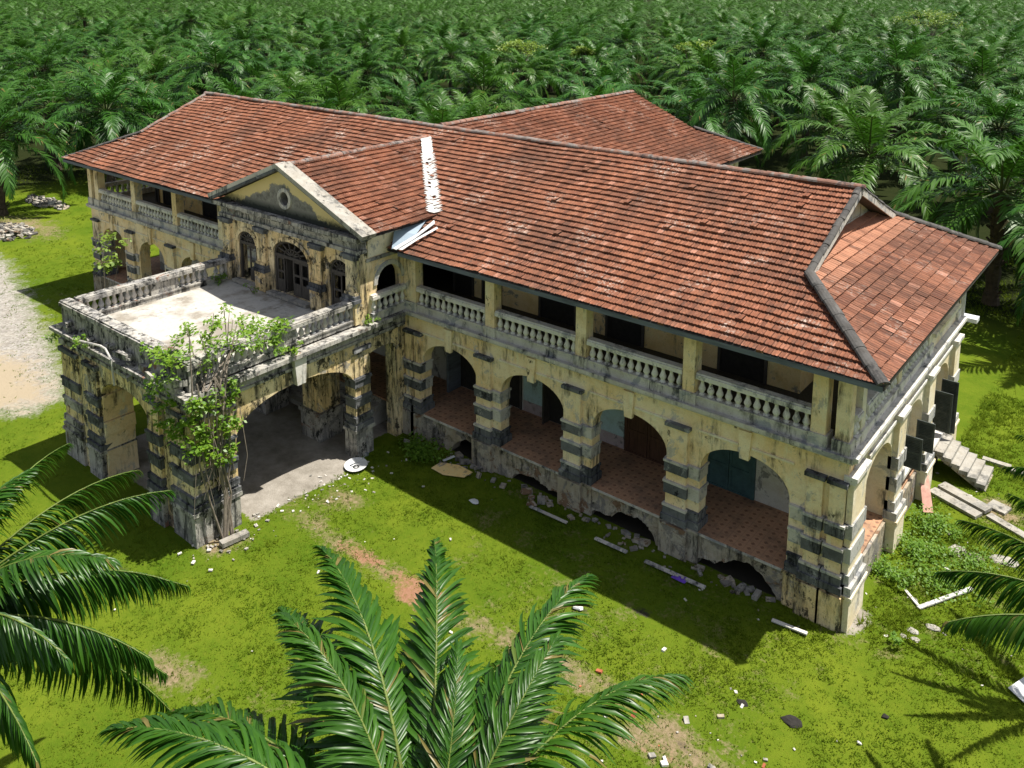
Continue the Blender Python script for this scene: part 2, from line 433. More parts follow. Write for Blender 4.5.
def axis(lo, hi, st, far):
    a = list(np.arange(lo, hi + 1e-6, st)); q = st; x = hi
    while x < far: q *= 1.35; x += q; a.append(x)
    q = st; x = lo
    while x > -far: q *= 1.35; x -= q; a.insert(0, x)
    return np.array(a)
gx, gy = axis(-66, 9, .22, 2600), axis(-19, 36, .22, 2600)
GX, GY = np.meshgrid(gx, gy)
GZ = np.where((np.abs(GX + 25) < 60) & (np.abs(GY - 5) < 50), ground_z(GX, GY), -.02)
nx, ny = len(gx), len(gy)
idx = np.arange(nx * ny).reshape(ny, nx)
F = np.stack([idx[:-1, :-1], idx[:-1, 1:], idx[1:, 1:], idx[1:, :-1]], -1).reshape(-1, 4)
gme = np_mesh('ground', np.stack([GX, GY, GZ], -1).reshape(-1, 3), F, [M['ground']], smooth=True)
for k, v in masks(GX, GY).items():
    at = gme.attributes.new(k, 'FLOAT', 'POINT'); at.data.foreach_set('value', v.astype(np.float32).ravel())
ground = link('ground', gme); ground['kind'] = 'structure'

# ------------------------------------------------------------------ the mansion
L, W, ZP, HF, ZE, E, ZR, YR = 41.28, 12.36, 1.05, 5.0, 7.54, 0.93, 10.68, 6.18
XC = -20.55
house = empty('mansion', (XC, 0, 0))
thing(house, 'derelict two storey ochre mansion with red clay tiled roofs, arcades and balustraded porch', 'mansion')
H = house

def arch_wall(mb, o, d, n, Ls, z0, z1, t, openings, mi=0, ends=True, N=18):
    """wall from o along d, outer face towards n, thickness t; openings (s0, s1, sill, spring, rise)"""
    P = lambda s, k, z: (o[0] + d[0] * s - n[0] * k, o[1] + d[1] * s - n[1] * k, z)
    def slab(s0, s1, a, b):
        for k in (0, t): mb.quad(P(s0, k, a), P(s1, k, a), P(s1, k, b), P(s0, k, b), mi)
    s = 0
    for (a, b, zb, zs, rise) in sorted(openings):
        slab(s, a, z0, z1)
        if zb > z0 + 1e-4:
            slab(a, b, z0, zb); mb.quad(P(a, 0, zb), P(b, 0, zb), P(b, t, zb), P(a, t, zb), mi)
        for q in (a, b): mb.quad(P(q, 0, max(zb, z0)), P(q, t, max(zb, z0)), P(q, t, zs), P(q, 0, zs), mi)
        c, h = (a + b) / 2, (b - a) / 2
        pts = [(c - h * math.cos(math.pi * i / N), zs + rise * math.sin(math.pi * i / N) ** .9) for i in range(N + 1)]
        for (p, zp), (q, zq) in zip(pts[:-1], pts[1:]):
            for k in (0, t): mb.quad(P(p, k, zp), P(q, k, zq), P(q, k, z1), P(p, k, z1), mi)
            mb.quad(P(p, 0, zp), P(p, t, zp), P(q, t, zq), P(q, 0, zq), mi)
        s = b
    slab(s, Ls, z0, z1)
    mb.quad(P(0, 0, z1), P(Ls, 0, z1), P(Ls, t, z1), P(0, t, z1), mi)
    if ends:
        for q in (0, Ls): mb.quad(P(q, 0, z0), P(q, t, z0), P(q, t, z1), P(q, 0, z1), mi)

# ---- pieces shared by every pier
BANDS = ((2.64, 3.05), (1.94, 2.38), (1.05, 1.60))
def pier(x0, x1, y0, y1, body, band, plinth, pil, name='pier', cap=True, groove=True, zb=0.0, bevelz=4.12):
    """pier overlay (box x0..x1, y0..y1 is the proud body); pil: list of (x0,x1,y0,y1) proud pilaster strips"""
    mb = MB()
    for (a, b, c, d) in pil: mb.box(a, b, c, d, 1.6, bevelz, 0)
    p = mb.build(name, body, H)
    for (a, b) in BANDS:
        q = MB()
        q.box(x0, x1, y0, y1, a, b, 0 if a < 1.1 else 1)
        q.box(x0 - .03, x1 + .03, y0 - .03, y1 + .03, b - .09, b - .01, 0 if a < 1.1 else 1)
        for (c, d, e, f) in pil:
            q.box(c - .05, d + .05, e - .05, f + .05, a + .02, b - .02, 0)
            q.box(c - .07, d + .07, e - .075, f + .05, b - .08, b - .005, 1)
        if a < 1.1:
            q.box(x0 - .05, x1 + .05, y0 - .05, y1 + .05, 1.05, 1.30, 0)
            for (c, d, e, f) in pil: q.box(c - .1, d + .1, e - .1, f + .1, 1.055, 1.27, 0)
        q.build('band', [band, M['grey']], p)
    if cap:
        q = MB()
        for (c, d, e, f) in pil:
            q.box(c - .07, d + .07, e - .07, f + .05, bevelz, bevelz + .11, 0)
        q.build('capital', M['band'] if band is not M['band_side'] else M['grey_pale'], p)
    q = MB()
    q.box(x0 - .06, x1 + .06, y0 - .06, y1 + .06, zb, 1.0, 0)
    for (c, d, e, f) in pil: q.box(c - .12, d + .12, e - .12, f + .08, zb + .003, .995, 0)
    q.box(x0 - .1, x1 + .1, y0 - .1, y1 + .06, .96, 1.048, 0)
    q.build('plinth', plinth, p)
    return p

# ---- front arcade walls (ground storey)
BAY, AW = 3.8, 1.345
ARCH_R = [-2.85 - BAY * k for k in range(4)]
BAYL = 3.95
ARCH_L = [-L + 2.3 + BAYL * k for k in range(4)]
mb = MB()
arch_wall(mb, (-16.5, 0), (1, 0), (0, -1), 16.5, ZP, HF - .12, .45, [(c + 16.5 - AW, c + 16.5 + AW, ZP, 3.05, .95) for c in ARCH_R])
aw = mb.build('arcade_wall', M['wall'], H)
def keystone(x, y=-.09, parent=None, w=.17, z0=3.86, z1=4.72, mat=None):
    q = MB(); p = [(-w * .8, z0), (w * .8, z0), (w * 1.15, z1), (-w * 1.15, z1)]
    vs_ = [(x + a, y, b) for a, b in p] + [(x + a, .05, b) for a, b in p]
    q.add(vs_, ((0, 1, 2, 3), (0, 4, 5, 1), (1, 5, 6, 2), (3, 7, 4, 0), (2, 6, 7, 3)))
    q.build('keystone', mat or M['wall'], parent)
for c in ARCH_R: keystone(c, parent=aw)
mb = MB()
arch_wall(mb, (-L, 0), (1, 0), (0, -1), L - 24.9, ZP, HF - .12, .55, [(c + L - 1.2, c + L + 1.2, ZP, 3.05, .9) for c in ARCH_L])
awl = mb.build('arcade_wall', M['wall'], H)
for c in ARCH_L: keystone(c, parent=awl)

# string course, frieze panels and cornice
def ledge(x0, x1, y0, y1, z0, z1, name, mat, jit=.0):
    q = MB(); q.box(x0, x1, y0, y1, z0, z1, 0, jit); return q.build(name, mat, H)
for (a, b) in ((-16.4, .12), (-L - .12, -25.0)):
    q = MB()
    q.box(a, b, -.22, .3, HF - .12, HF, 0); q.box(a, b, -.15, .3, HF - .19, HF - .122, 0)
    q.build('cornice', M['grey'], H)
for xs in (ARCH_R, ARCH_L):
    for k, c in enumerate(xs):
        for (a, b) in ((c - 1.42, c - .2), (c + .2, c + 1.42)):
            q = MB(); q.box(a, b, -.045, .1, 4.2, 4.26, 0); q.build('string_course', M['wall_side'], H)

# piers of the front arcade
XP = [-4.745 - BAY * k for k in range(3)]
for x in XP:
    pier(x - .56, x + .56, -.06, .49, M['wall'], M['band'], M['rubble'], [(x - .50, x + .16, -.13, .05)])
pier(-1.46, .07, -.07, .62, M['wall'], M['band'], M['wall_porch'], [(-1.02, -.60, -.14, .05), (-.42, -.02, -.14, .05)], zb=-.1)
pier(-16.5, -15.58, -.06, .49, M['wall'], M['band'], M['rubble'], [(-16.4, -16.02, -.13, .05), (-15.94, -15.62, -.13, .05)])
XPL = [-L + .55] + [-L + .32 + BAYL * k for k in range(1, 4)]
for x in XPL:
    pier(x - .62, x + .66, -.06, .60, M['wall'], M['band'], M['rubble'], [(x - .3, x + .36, -.13, .05)])

# veranda floor and the broken plinth wall under it
q = MB(); q.box(-16.5, -.05, -.10, 2.5, .98, ZP + .004, 0); q.box(-L + .05, -25, -.10, 2.5, .98, ZP + .004, 0)
q.box(-2.3, -.06, 2.5, W, .98, ZP + .003, 0); q.box(-L + .05, -L + 2.4, 2.5, W, .98, ZP + .003, 0)
q.box(-25, -16.5, -.2, 2.5, .98, ZP + .002, 0)
q.build('veranda_floor', M['floor'], H)
q = MB(); q.box(-16.5, -.0, -.13, -.10, .97, ZP - .01, 0); q.build('floor_edge', M['grey'], H)
q = MB(); q.box(-L, -25, -.13, -.10, .97, ZP - .01, 0); q.build('floor_edge', M['grey'], H)
def broken_plinth(x0, x1, holes, seed):
    r_ = random.Random(seed); q = MB(); n = int((x1 - x0) / .045)
    xs = [x0 + (x1 - x0) * i / n for i in range(n + 1)]
    def bottom(x):
        z = -.1
        for (c, w, h) in holes:
            u = abs(x - c) / w
            if u < 1: z = max(z, h * (1 - u * u) ** .55 * (.72 + .5 * float(vnoise(x, seed, 1.9))) + .07 * (math.floor(float(vnoise(x, seed, 9.0)) * 3) / 3 - .5))
        return z
    zb = [bottom(x) for x in xs]
    R_ = 12; col = []
    for x, z in zip(xs, zb):
        c = []
        for k in range(R_ + 1):
            zz = z + (.97 - z) * k / R_
            blocky = math.floor(float(vnoise(math.floor(x / .31 + .5 * math.floor(zz / .22)), math.floor(zz / .22) + seed * 3, .77)) * 5) / 5
            peel = 1 if float(fbm(x + seed, zz, 2.2, 3)) > .50 else 0              # where the render still clings
            y_ = -.005 - .10 * blocky * (1 - peel) - .075 * peel + .03 * float(vnoise(x, zz * 1.0 + seed, 14))
            c.append((x, y_ if k < R_ else -.06, zz))
        col.append(c)
    for i in range(n):
        for k in range(R_): q.quad(col[i][k], col[i + 1][k], col[i + 1][k + 1], col[i][k + 1])
        q.quad((xs[i], .45, zb[i]), (xs[i + 1], .45, zb[i + 1]), col[i + 1][0], col[i][0])
    return q.build('plinth_wall', M['rubble'], H)
broken_plinth(-15.6, -12.9, [(-13.35, .8, .62)], 1)
broken_plinth(-11.8, -9.05, [(-10.4, .9, .42), (-9.4, .5, .3)], 2)
broken_plinth(-8.0, -5.3, [(-6.4, .85, .62), (-7.5, .5, .3)], 3)
broken_plinth(-4.2, -1.45, [(-2.7, 1.0, .62), (-3.8, .45, .3)], 4)
for k, c in enumerate(ARCH_L): broken_plinth(c - 1.3, c + 1.3, [(c, .5, .3)], 10 + k)

# ---- right-hand end wall (x = 0) and left-hand end wall
ARC_S = (2.9, 6.4, 9.95)
SH = ((2, 1.45), (1, 1.3))
q = MB()
arch_wall(q, (-.001, .56), (0, 1), (1, 0), W - .56, ZP, HF - .12, .9, [(c - .56 - 1.3, c - .56 + 1.3, ZP, 3.05, .85) for c in ARC_S])
sw = q.build('end_wall', M['wall_side'], H)
for yc in (.55, 4.65, 8.17, 11.75):
    hw = .40 if yc > 1 else .55
    mbp = MB(); mbp.box(-.05, .16, yc - hw, yc + hw, 1.6, 4.3, 0)
    p = mbp.build('pier', M['wall_side'], H)
    for (a, b) in BANDS:
        qq = MB(); qq.box(-.1, .21, yc - hw - .05, yc + hw + .05, a, b, 0)
        if a < 1.1: qq.box(-.1, .30, yc - hw - .12, yc + hw + .12, 1.05, 1.3, 0)
        qq.build('band', M['band_side'], p)
    qq = MB(); qq.box(-.1, .25, yc - hw - .06, yc + hw + .06, 4.3, 4.42, 0); qq.box(-.1, .20, yc - hw - .03, yc + hw + .03, 4.2, 4.302, 0)
    qq.build('capital', M['grey_pale'], p)
    qq = MB(); qq.box(-.1, .28, yc - hw - .12, yc + hw + .12, -.1, 1.048, 0); qq.box(-.1, .34, yc - hw - .16, yc + hw + .16, .95, 1.052, 0)
    qq.build('plinth', M['wall_side'], p)
q = MB()
q.box(-.05, .24, -.10, W + .2, HF - .12, HF - .002, 0); q.box(-.05, .15, -.05, W + .1, HF - .2, HF - .122, 0)
q.build('cornice', M['grey_pale'], H)
for c in ARC_S:
    q = MB(); q.box(-.02, .08, c - 1.28, c + 1.28, 4.18, 4.28, 0); q.build('string_course', M['grey_pale'], H)
    q = MB(); q.box(-.5, .02, c - 1.32, c + 1.32, -.1, .97, 0); q.build('plinth_wall', M['rubble'], H)
# window infill in the second and third side arches, with open louvred shutters
for c in ARC_S[1:]:
    q = MB()
    arch_wall(q, (-.35, c - 1.3), (0, 1), (1, 0), 2.6, ZP, 3.9, .2, [(.42, 2.18, 1.95 if c < 8 else 1.06, 3.2, .35)])
    inf = q.build('infill_wall', M['wall_side'], H)
    qq = MB(); qq.box(-.4, .12, c - 1.29, c + 1.29, 1.72 if c < 8 else .98, 1.84 if c < 8 else 1.10, 0); qq.build('sill', M['grey_pale'], inf)
    for i, (yy, z0, z1) in enumerate(((c - .92, 2.2, 3.25), (c + .9, 1.95, 2.98)) if c < 8 else ((c - .5, 1.75, 3.2), (c + .62, 1.25, 3.2))):
        s = MB(); x0, x1 = -.08 + .04 * i, .56 - .05 * i
        s.box(x0, x0 + .07, yy - .025, yy + .025, z0, z1); s.box(x1 - .07, x1, yy - .025, yy + .025, z0, z1)
        for zz in (z0, (z0 + z1) / 2 - .04, z1 - .08): s.box(x0 + .07, x1 - .07, yy - .022, yy + .022, zz, zz + .08)
        s.box(x0 + .07, x1 - .07, yy - .008, yy + .008, z0 + .08, z1 - .08)
        z = z0 + .1
        while z < z1 - .1:
            s.obox(((x0 + x1) / 2, yy, z), (1, 0, 0), (0, .8, -.6), (0, .6, .8), (x1 - x0) / 2 - .07, .03, .005); z += .055
        sh = s.build('shutter', M['shutter'], inf)
# left end
q = MB()
arch_wall(q, (-L + .001, .56), (0, 1), (-1, 0), W - .56, ZP, HF - .12, .5, [(c - .56 - 1.2, c - .56 + 1.2, ZP, 3.05, .9) for c in (2.9, 6.4, 9.95)])
q.build('end_wall', M['wall'], H)
q = MB(); q.box(-L - .2, -L + .1, -.1, W + .2, HF - .12, HF - .002, 0); q.build('cornice', M['grey'], H)
q = MB(); q.box(-L - .02, -L + .4, .6, W, -.1, .97, 0); q.build('plinth_wall', M['rubble'], H)
# rear wall
q = MB(); arch_wall(q, (-L, W), (1, 0), (0, 1), L, 0, ZE - .1, .4, [(4 + 3.8 * k, 6.2 + 3.8 * k, 1.05, 3.05, .9) for k in range(9)])
q.build('rear_wall', M['wall'], H)

# ---- upper floor slab, columns, beams
q = MB(); q.box(-16.5, -.12, .30, W - .42, HF - .16, HF + .02, 0); q.box(-L + .12, -25, .30, W - .42, HF - .16, HF + .02, 0); q.box(-25, -16.5, -1.9, W - .42, HF - .16, HF + .02, 0)
q.build('upper_floor', M['timber'], H)
col_mesh = None
def column(x, y, w=.40, z1=7.5, mat='wall', face=None):
    q = MB(); q.box(x - w / 2, x + w / 2, y - w / 2, y + w / 2, HF + .30, z1, 0)
    p = q.build('column', M[mat], H)
    q = MB(); q.box(x - w / 2 - .06, x + w / 2 + .06, y - w / 2 - .05, y + w / 2 + .06, HF + .004, HF + .36, 0)
    q.build('base', M['grey'] if mat == 'wall' else M['grey_pale'], p)
    return p
for k in range(5): column(-.85 - BAY * k, .12)
column(-.22, .10, .36); column(-16.30, .10, .34)
for k in range(5): column(-L + .95 + BAYL * k, .12)
column(-L + .22, .10, .36)
for yy in (.95, 4.45, 8.0, 12.0): column(-.18, yy, .36, 7.5, 'wall_side')
for yy in (4.45, 8.0, 12.0): column(-L + .2, yy, .36, 7.5, 'wall')
q = MB()
for (a, b) in ((-16.4, -.02), (-L + .02, -24.9)): q.box(a, b, .0, .26, 7.28, 7.52, 0)
q.box(-.36, -.03, .28, W, 7.28, 7.52, 0); q.box(-L + .03, -L + .36, .28, W, 7.28, 7.52, 0)
q.build('eave_beam', M['inner'], H)

# ---- balustrades
bq = MB()
bq.lathe([(.095, 0), (.095, .045), (.055, .06), (.07, .10), (.106, .17), (.102, .22), (.06, .32), (.047, .39), (.055, .43), (.085, .45), (.085, .50)], 10)
BAL = {}
for k, mt in (('g', 'grey_pale'), ('p', 'grey'), ('s', 'grey_pale')):
    me = bpy.data.meshes.new('baluster'); me.from_pydata(bq.v, [], bq.f); me.materials.append(M[mt])
    me.polygons.foreach_set('use_smooth', [True] * len(bq.f)); BAL[k] = me
rest = MB()
def balustrade(p0, p1, z, nb, kind, base_mat, rail_mat, single=True, w=.24, hb=.30, solid=(), skip=(), wr=.32):
    (x0, y0), (x1, y1) = p0, p1
    d = Vector((x1 - x0, y1 - y0, 0)); Ln = d.length; d.normalize()
    q = MB(); q.beam((x0, y0, z + hb / 2), (x1, y1, z + hb / 2), w, hb)
    q.beam((x0, y0, z + hb - .02), (x1, y1, z + hb - .02), w + .06, .05)
    p = q.build('balustrade', base_mat, H)
    q = MB(); q.beam((x0, y0, z + hb + .575), (x1, y1, z + hb + .575), wr, .13); q.beam((x0, y0, z + hb + .665), (x1, y1, z + hb + .665), wr - .07, .05)
    q.build('rail', rail_mat, p)
    for i in range(nb):
        u = (i + .5) / nb
        if any(a < u < b for a, b in solid) or i in skip: continue
        c = (x0 + (x1 - x0) * u, y0 + (y1 - y0) * u, z + hb + .005)
        if single:
            o = bpy.data.objects.new('baluster', BAL[kind]); COL.objects.link(o); o.location = c
            o.rotation_euler = (rnd.uniform(-.02, .02), rnd.uniform(-.02, .02), rnd.uniform(0, 6)); attach(o, p)
        else:
            rest.add([(vx + c[0], vy + c[1], vz + c[2]) for vx, vy, vz in bq.v], bq.f)
    for (a, b) in solid:
        q = MB(); q.beam((x0 + (x1 - x0) * a, y0 + (y1 - y0) * a, z + hb + .255), (x0 + (x1 - x0) * b, y0 + (y1 - y0) * b, z + hb + .255), w * .8, .51)
        q.build('panel', M['porch_trim'], p)
    return p
for k in range(4):
    balustrade((-1.07 - BAY * k - 3.36, .08), (-1.07 - BAY * k, .08), HF + .003, 12, 'g', M['grey'], M['grey_pale'])
for k in range(4):
    balustrade((-L + 1.17 + BAYL * k, .08), (-L + 1.17 + BAYL * k + 3.5, .08), HF + .003, 12, 'g', M['grey'], M['grey_pale'], single=(k in (1, 2) and True) and k == 2)
for (a, b) in ((.3, .76), (1.15, 4.25), (4.65, 7.8)):
    balustrade((-.10, a), (-.10, b), HF + .003, max(2, int((b - a) / .29)), 's', M['grey_pale'], M['grey_pale'], single=False)
balustrade((-L + .1, .4), (-L + .1, 8), HF + .003, 24, 's', M['grey'], M['grey_pale'], single=False)
q = MB(); q.box(-.2, -.02, 8.2, 11.8, HF + .02, 6.9, 0); q.box(-.2, .12, 8.2, 11.8, HF + .55, HF + .68, 0); sp = q.build('side_panel', M['wall_side'], H)
q = MB(); q.box(-.2, .55, W + .15, W + .62, HF - .2, HF - .05, 0); q.box(.0, .12, W + .05, W + .15, HF - .2, 7.2, 0); q.build('drain_box', M['tin'], H)

# ---- inner rooms behind the verandas
YI = 2.5
q = MB()
q.box(-38.9, -25.2, YI, YI + .2, ZP, HF - .16, 0); q.box(-16.3, -2.3, YI, YI + .2, ZP, HF - .16, 0)
q.box(-2.5, -2.3, YI + .2, 10, ZP, HF - .16, 0); q.box(-38.9, -38.7, YI + .2, 10, ZP, HF - .16, 0); q.box(-25.2, -16.3, YI, YI + .2, ZP, HF - .16, 0)
iw = q.build('inner_wall', M['inner_low'], H)
q = MB()
q.box(-38.9, -25.2, YI, YI + .2, HF, 8.6, 0); q.box(-38.9, -38.7, YI + .2, 10, HF, 8.6, 0)
q.build('inner_wall', M['inner'], H)
q = MB(); q.box(-16.3, -2.3, YI, YI + .2, HF, 8.6, 0); q.box(-2.5, -2.3, YI + .2, 10, HF, 8.6, 0)
iu = q.build('inner_wall', M['inner'], H)
def pdoor(x0, x1, z0, z1, mat, parent, leaves=2, y=YI - .03, panels=3):
    q = MB(); n = leaves; w = (x1 - x0) / n
    q.box(x0 - .1, x0, y - .05, y + .06, z0, z1 + .1); q.box(x1, x1 + .1, y - .05, y + .06, z0, z1 + .1); q.box(x0, x1, y - .05, y + .06, z1, z1 + .1)
    fr = q.build('door', mat, parent)
    for i in range(n):
        a, b = x0 + i * w + .01, x0 + (i + 1) * w - .01
        q = MB(); q.box(a, b, y - .01, y + .03, z0, z1)
        for k in range(panels + 1):
            zz = z0 + (z1 - z0) * k / panels; q.box(a, b, y - .035, y - .008, max(z0, zz - .06), min(z1, zz + .06))
        for xx in (a, b - .08): q.box(xx, xx + .08, y - .033, y - .009, z0 + .06, z1 - .06)
        q.build('leaf', mat, fr)
def opening(x0, x1, z0, z1, parent, y=YI - .012, frame='timber'):
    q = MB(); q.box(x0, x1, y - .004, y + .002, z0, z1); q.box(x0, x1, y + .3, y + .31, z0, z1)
    o = q.build('opening_shade', M['void'], parent)  # dark sheet on the solid wall, darkness of the room painted on
    q = MB(); q.box(x0 - .09, x0, y - .06, y + .0, z0, z1 + .09); q.box(x1, x1 + .09, y - .06, y + .0, z0, z1 + .09); q.box(x0, x1, y - .06, y, z1, z1 + .09)
    q.build('frame', M[frame], o)
def panel(x0, x1, z0, z1, mat, parent, name='wall_panel', y=YI - .008):
    q = MB(); q.box(x0, x1, y - .004, y + .004, z0, z1); q.build(name, mat, parent)
pdoor(-5.15, -3.6, ZP + .02, 3.5, M['teal'], iw, 2)
pdoor(-8.15, -6.55, ZP + .02, 3.5, M['brown_door'], iw, 2)
opening(-11.5, -10.0, ZP + .02, 3.5, iw); opening(-14.3, -12.9, ZP + .02, 3.5, iw); opening(-16.1, -14.5, ZP + .02, 3.4, iw)
panel(-9.8, -8.3, ZP + .45, 4.6, M['blue_panel'], iw); panel(-9.8, -8.3, ZP + .01, ZP + .44, M['dado'], iw, 'dado')
panel(-12.75, -11.65, ZP + .45, 4.6, M['blue_panel'], iw); panel(-12.75, -11.65, ZP + .01, ZP + .44, M['dado'], iw, 'dado')
# leaf standing open into the veranda in the first bay
q = MB(); q.box(-11.56, -11.5, YI - .42, YI - .07, ZP + .03, 3.3); q.build('door', M['timber'], iw)
q = MB(); q.box(-16.0, -15.9, YI - .8, YI - .07, ZP + .03, 3.3); q.build('door', M['fascia'], iw)
for (a, b) in ((-4.85, -3.4), (-9.05, -7.7), (-11.95, -10.45), (-14.7, -13.9), (-16.2, -15.3)): opening(a, b, HF + .02, 7.3, iu)
for (a, b) in ((-37.9, -36.6), (-34.0, -32.8), (-29.8, -28.6), (-39.0 + .3, -38.5)): opening(a, b, HF + .02, 7.3, iu)
for (a, b) in ((-37.5, -36.2), (-33.6, -32.3), (-29.6, -28.4)): opening(a, b, ZP + .02, 3.5, iw)
# ceilings under the roofs
q = MB(); q.box(-16.4, -.45, .28, W - .42, 7.36, 7.40, 0); q.box(-L + .4, -25.0, .28, W - .42, 7.36, 7.40, 0)
q.build('veranda_ceiling', M['inner'], H)

# ------------------------------------------------------------------ roofs made of single tiles
def clip_poly(poly, conv):
    """clip a 2-D polygon by a convex counter-clockwise polygon"""
    out = poly
    for i in range(len(conv)):
        (ax, ay), (bx, by) = conv[i], conv[(i + 1) % len(conv)]
        inp, out = out, []
        if not inp: return []
        f = lambda p: (bx - ax) * (p[1] - ay) - (by - ay) * (p[0] - ax)
        for k in range(len(inp)):
            p, q = inp[k - 1], inp[k]; fp, fq = f(p), f(q)
            if fp >= 0: 
                if fq >= 0: out.append(q)
                else: u = fp / (fp - fq); out.append((p[0] + (q[0] - p[0]) * u, p[1] + (q[1] - p[1]) * u))
            elif fq >= 0:
                u = fp / (fp - fq); out.append((p[0] + (q[0] - p[0]) * u, p[1] + (q[1] - p[1]) * u)); out.append(q)
    return out
def tiled(name, O, U, V, convs, mat, seed, course=.285, tw=.21, clean=None, sag=.05):
    """tiles on the plane O + s*U + t*V (V runs up the slope); convs: convex pieces in (s, t)"""
    O, U, V = Vector(O), Vector(U).normalized(), Vector(V).normalized(); Nn = U.cross(V)
    if Nn.z < 0: Nn = -Nn
    r_ = random.Random(seed); mb = MB(); cl = []; cl_fade = clean is not None
    s0 = min(p[0] for c in convs for p in c); s1 = max(p[0] for c in convs for p in c)
    t1 = max(p[1] for c in convs for p in c)
    prof = [(0, .022), (.16, .002), (.42, .004), (.5, .024), (.58, .004), (.86, .002), (1, .022)]
    ccw = []
    for c in convs:
        a = sum(c[i][0] * c[(i + 1) % len(c)][1] - c[(i + 1) % len(c)][0] * c[i][1] for i in range(len(c)))
        ccw.append(c if a > 0 else c[::-1])
    for j in range(int(t1 / course) + 1):
        ta, tb = j * course, (j + 1) * course + .03
        off = (tw / 2 if j % 2 else 0) + r_.uniform(-.012, .012)
        i0 = int((s0 - off) / tw) - 1
        for i in range(i0, int((s1 - off) / tw) + 1):
            sa, sb = i * tw + off, (i + 1) * tw + off - .004
            cen = ((sa + sb) / 2, (ta + tb) / 2)
            dz, tilt, roll_, at = r_.uniform(-.004, .006), r_.uniform(-.008, .012), r_.uniform(-.006, .006), r_.random()
            if r_.random() < .006: dz += .03; tilt += .02
            tb_ = tb; ta_ = ta - r_.uniform(0, .012)
            sg = sag * (float(vnoise(cen[0] + seed * 7, cen[1], .45)) - .5) * 2
            def h(s, t):
                u = (s - sa) / (sb - sa); v = (t - ta) / (tb - ta)
                u = min(max(u, 0), 1)
                for (ua, ha), (ub, hb) in zip(prof[:-1], prof[1:]):
                    if u <= ub + 1e-9: hp = ha + (hb - ha) * (u - ua) / (ub - ua); break
                return hp + dz + sg + (.062 + .014 * float(vnoise(cen[0] * 3, cen[1] * 3 + seed, 1.0))) * (1 - v) + tilt * (1 - v) + roll_ * (u - .5) * 2 + .004
            for ci in ccw:
                ins = []
                for p in ((sa, ta_), (sb, ta_), (sb, tb_), (sa, tb_)):
                    ins.append(all((ci[(k + 1) % len(ci)][0] - ci[k][0]) * (p[1] - ci[k][1]) - (ci[(k + 1) % len(ci)][1] - ci[k][1]) * (p[0] - ci[k][0]) >= -.02 for k in range(len(ci))))
                full = all(ins)
                if not full:
                    if not clip_poly([(sa, ta_), (sb, ta_), (sb, tb_), (sa, tb_)], ci): continue
                cv = clean(cen[0], cen[1]) if clean else 0
                if cv: cv = cv * (1 if r_.random() < .9 else .3)
                if cl_fade: cv *= max(0, min(1, (cen[1] - (ES - .9)) / .7))
                for (ua, _), (ub, _) in zip(prof[:-1], prof[1:]):
                    a, b = sa + (sb - sa) * ua, sa + (sb - sa) * ub
                    pl = [(a, ta_), (b, ta_), (b, tb_), (a, tb_)]
                    if not full: pl = clip_poly(pl, ci)
                    if len(pl) < 3: continue
                    P3 = [O + U * s + V * t + Nn * h(s, t) for s, t in pl]
                    mb.add(P3, (tuple(range(len(P3))),), 0, at); cl.append(cv)
                    if full or (all((ci[(k + 1) % len(ci)][0] - ci[k][0]) * (ta_ - ci[k][1]) - (ci[(k + 1) % len(ci)][1] - ci[k][1]) * (p - ci[k][0]) >= -.02 for k in range(len(ci)) for p in (a, b))):
                        mb.add([O + U * a + V * ta_ + Nn * h(a, ta_), O + U * b + V * ta_ + Nn * h(b, ta_),
                                O + U * b + V * (ta_ + .004) - Nn * .012 , O + U * a + V * (ta_ + .004) - Nn * .012], ((0, 1, 2, 3),), 0, at); cl.append(cv)
                if full: break
    o = mb.build(name, mat, H, attr='tile')
    at = o.data.attributes.new('clean', 'FLOAT', 'FACE'); at.data.foreach_set('value', cl)
    q = MB()
    for c in ccw: q.add([O + U * s + V * t - Nn * .03 for s, t in c], (tuple(range(len(c))),)); q.add([O + U * s + V * t - Nn * .09 for s, t in c], (tuple(range(len(c))),))
    q.build('roof_deck', M['timber'], o)
    return o
SL = math.hypot(ZR - ZE, YR + E); CS, SN = (YR + E) / SL, (ZR - ZE) / SL   # slope of the main roofs
GF = (2.0 + E) / CS                                                        # slope length up to the gablet foot
XG_R, XG_L = -2.07, -39.1
x0, x1 = -L - E, E
front = [[(x0, 0), (x1, 0), (XG_R, GF), (XG_L, GF)], [(XG_L - .02, GF), (XG_R + .02, GF), (XG_R + .02, SL), (XG_L - .02, SL)]]
front = [[(a - x0, b) for a, b in c] for c in front]
main_roof = tiled('roof', (x0, -E, ZE), (1, 0, 0), (0, CS, SN), front, M['tile'], 1)
back = [[(x1 - a, b) for a, b in c] for c in [[(x0, 0), (x1, 0), (XG_R, GF), (XG_L, GF)], [(XG_L, GF), (XG_R, GF), (XG_R, SL), (XG_L, SL)]]]
tiled('roof', (x1, 2 * YR + E, ZE), (-1, 0, 0), (0, -CS, SN), back, M['tile'], 2, course=.6, tw=.47)
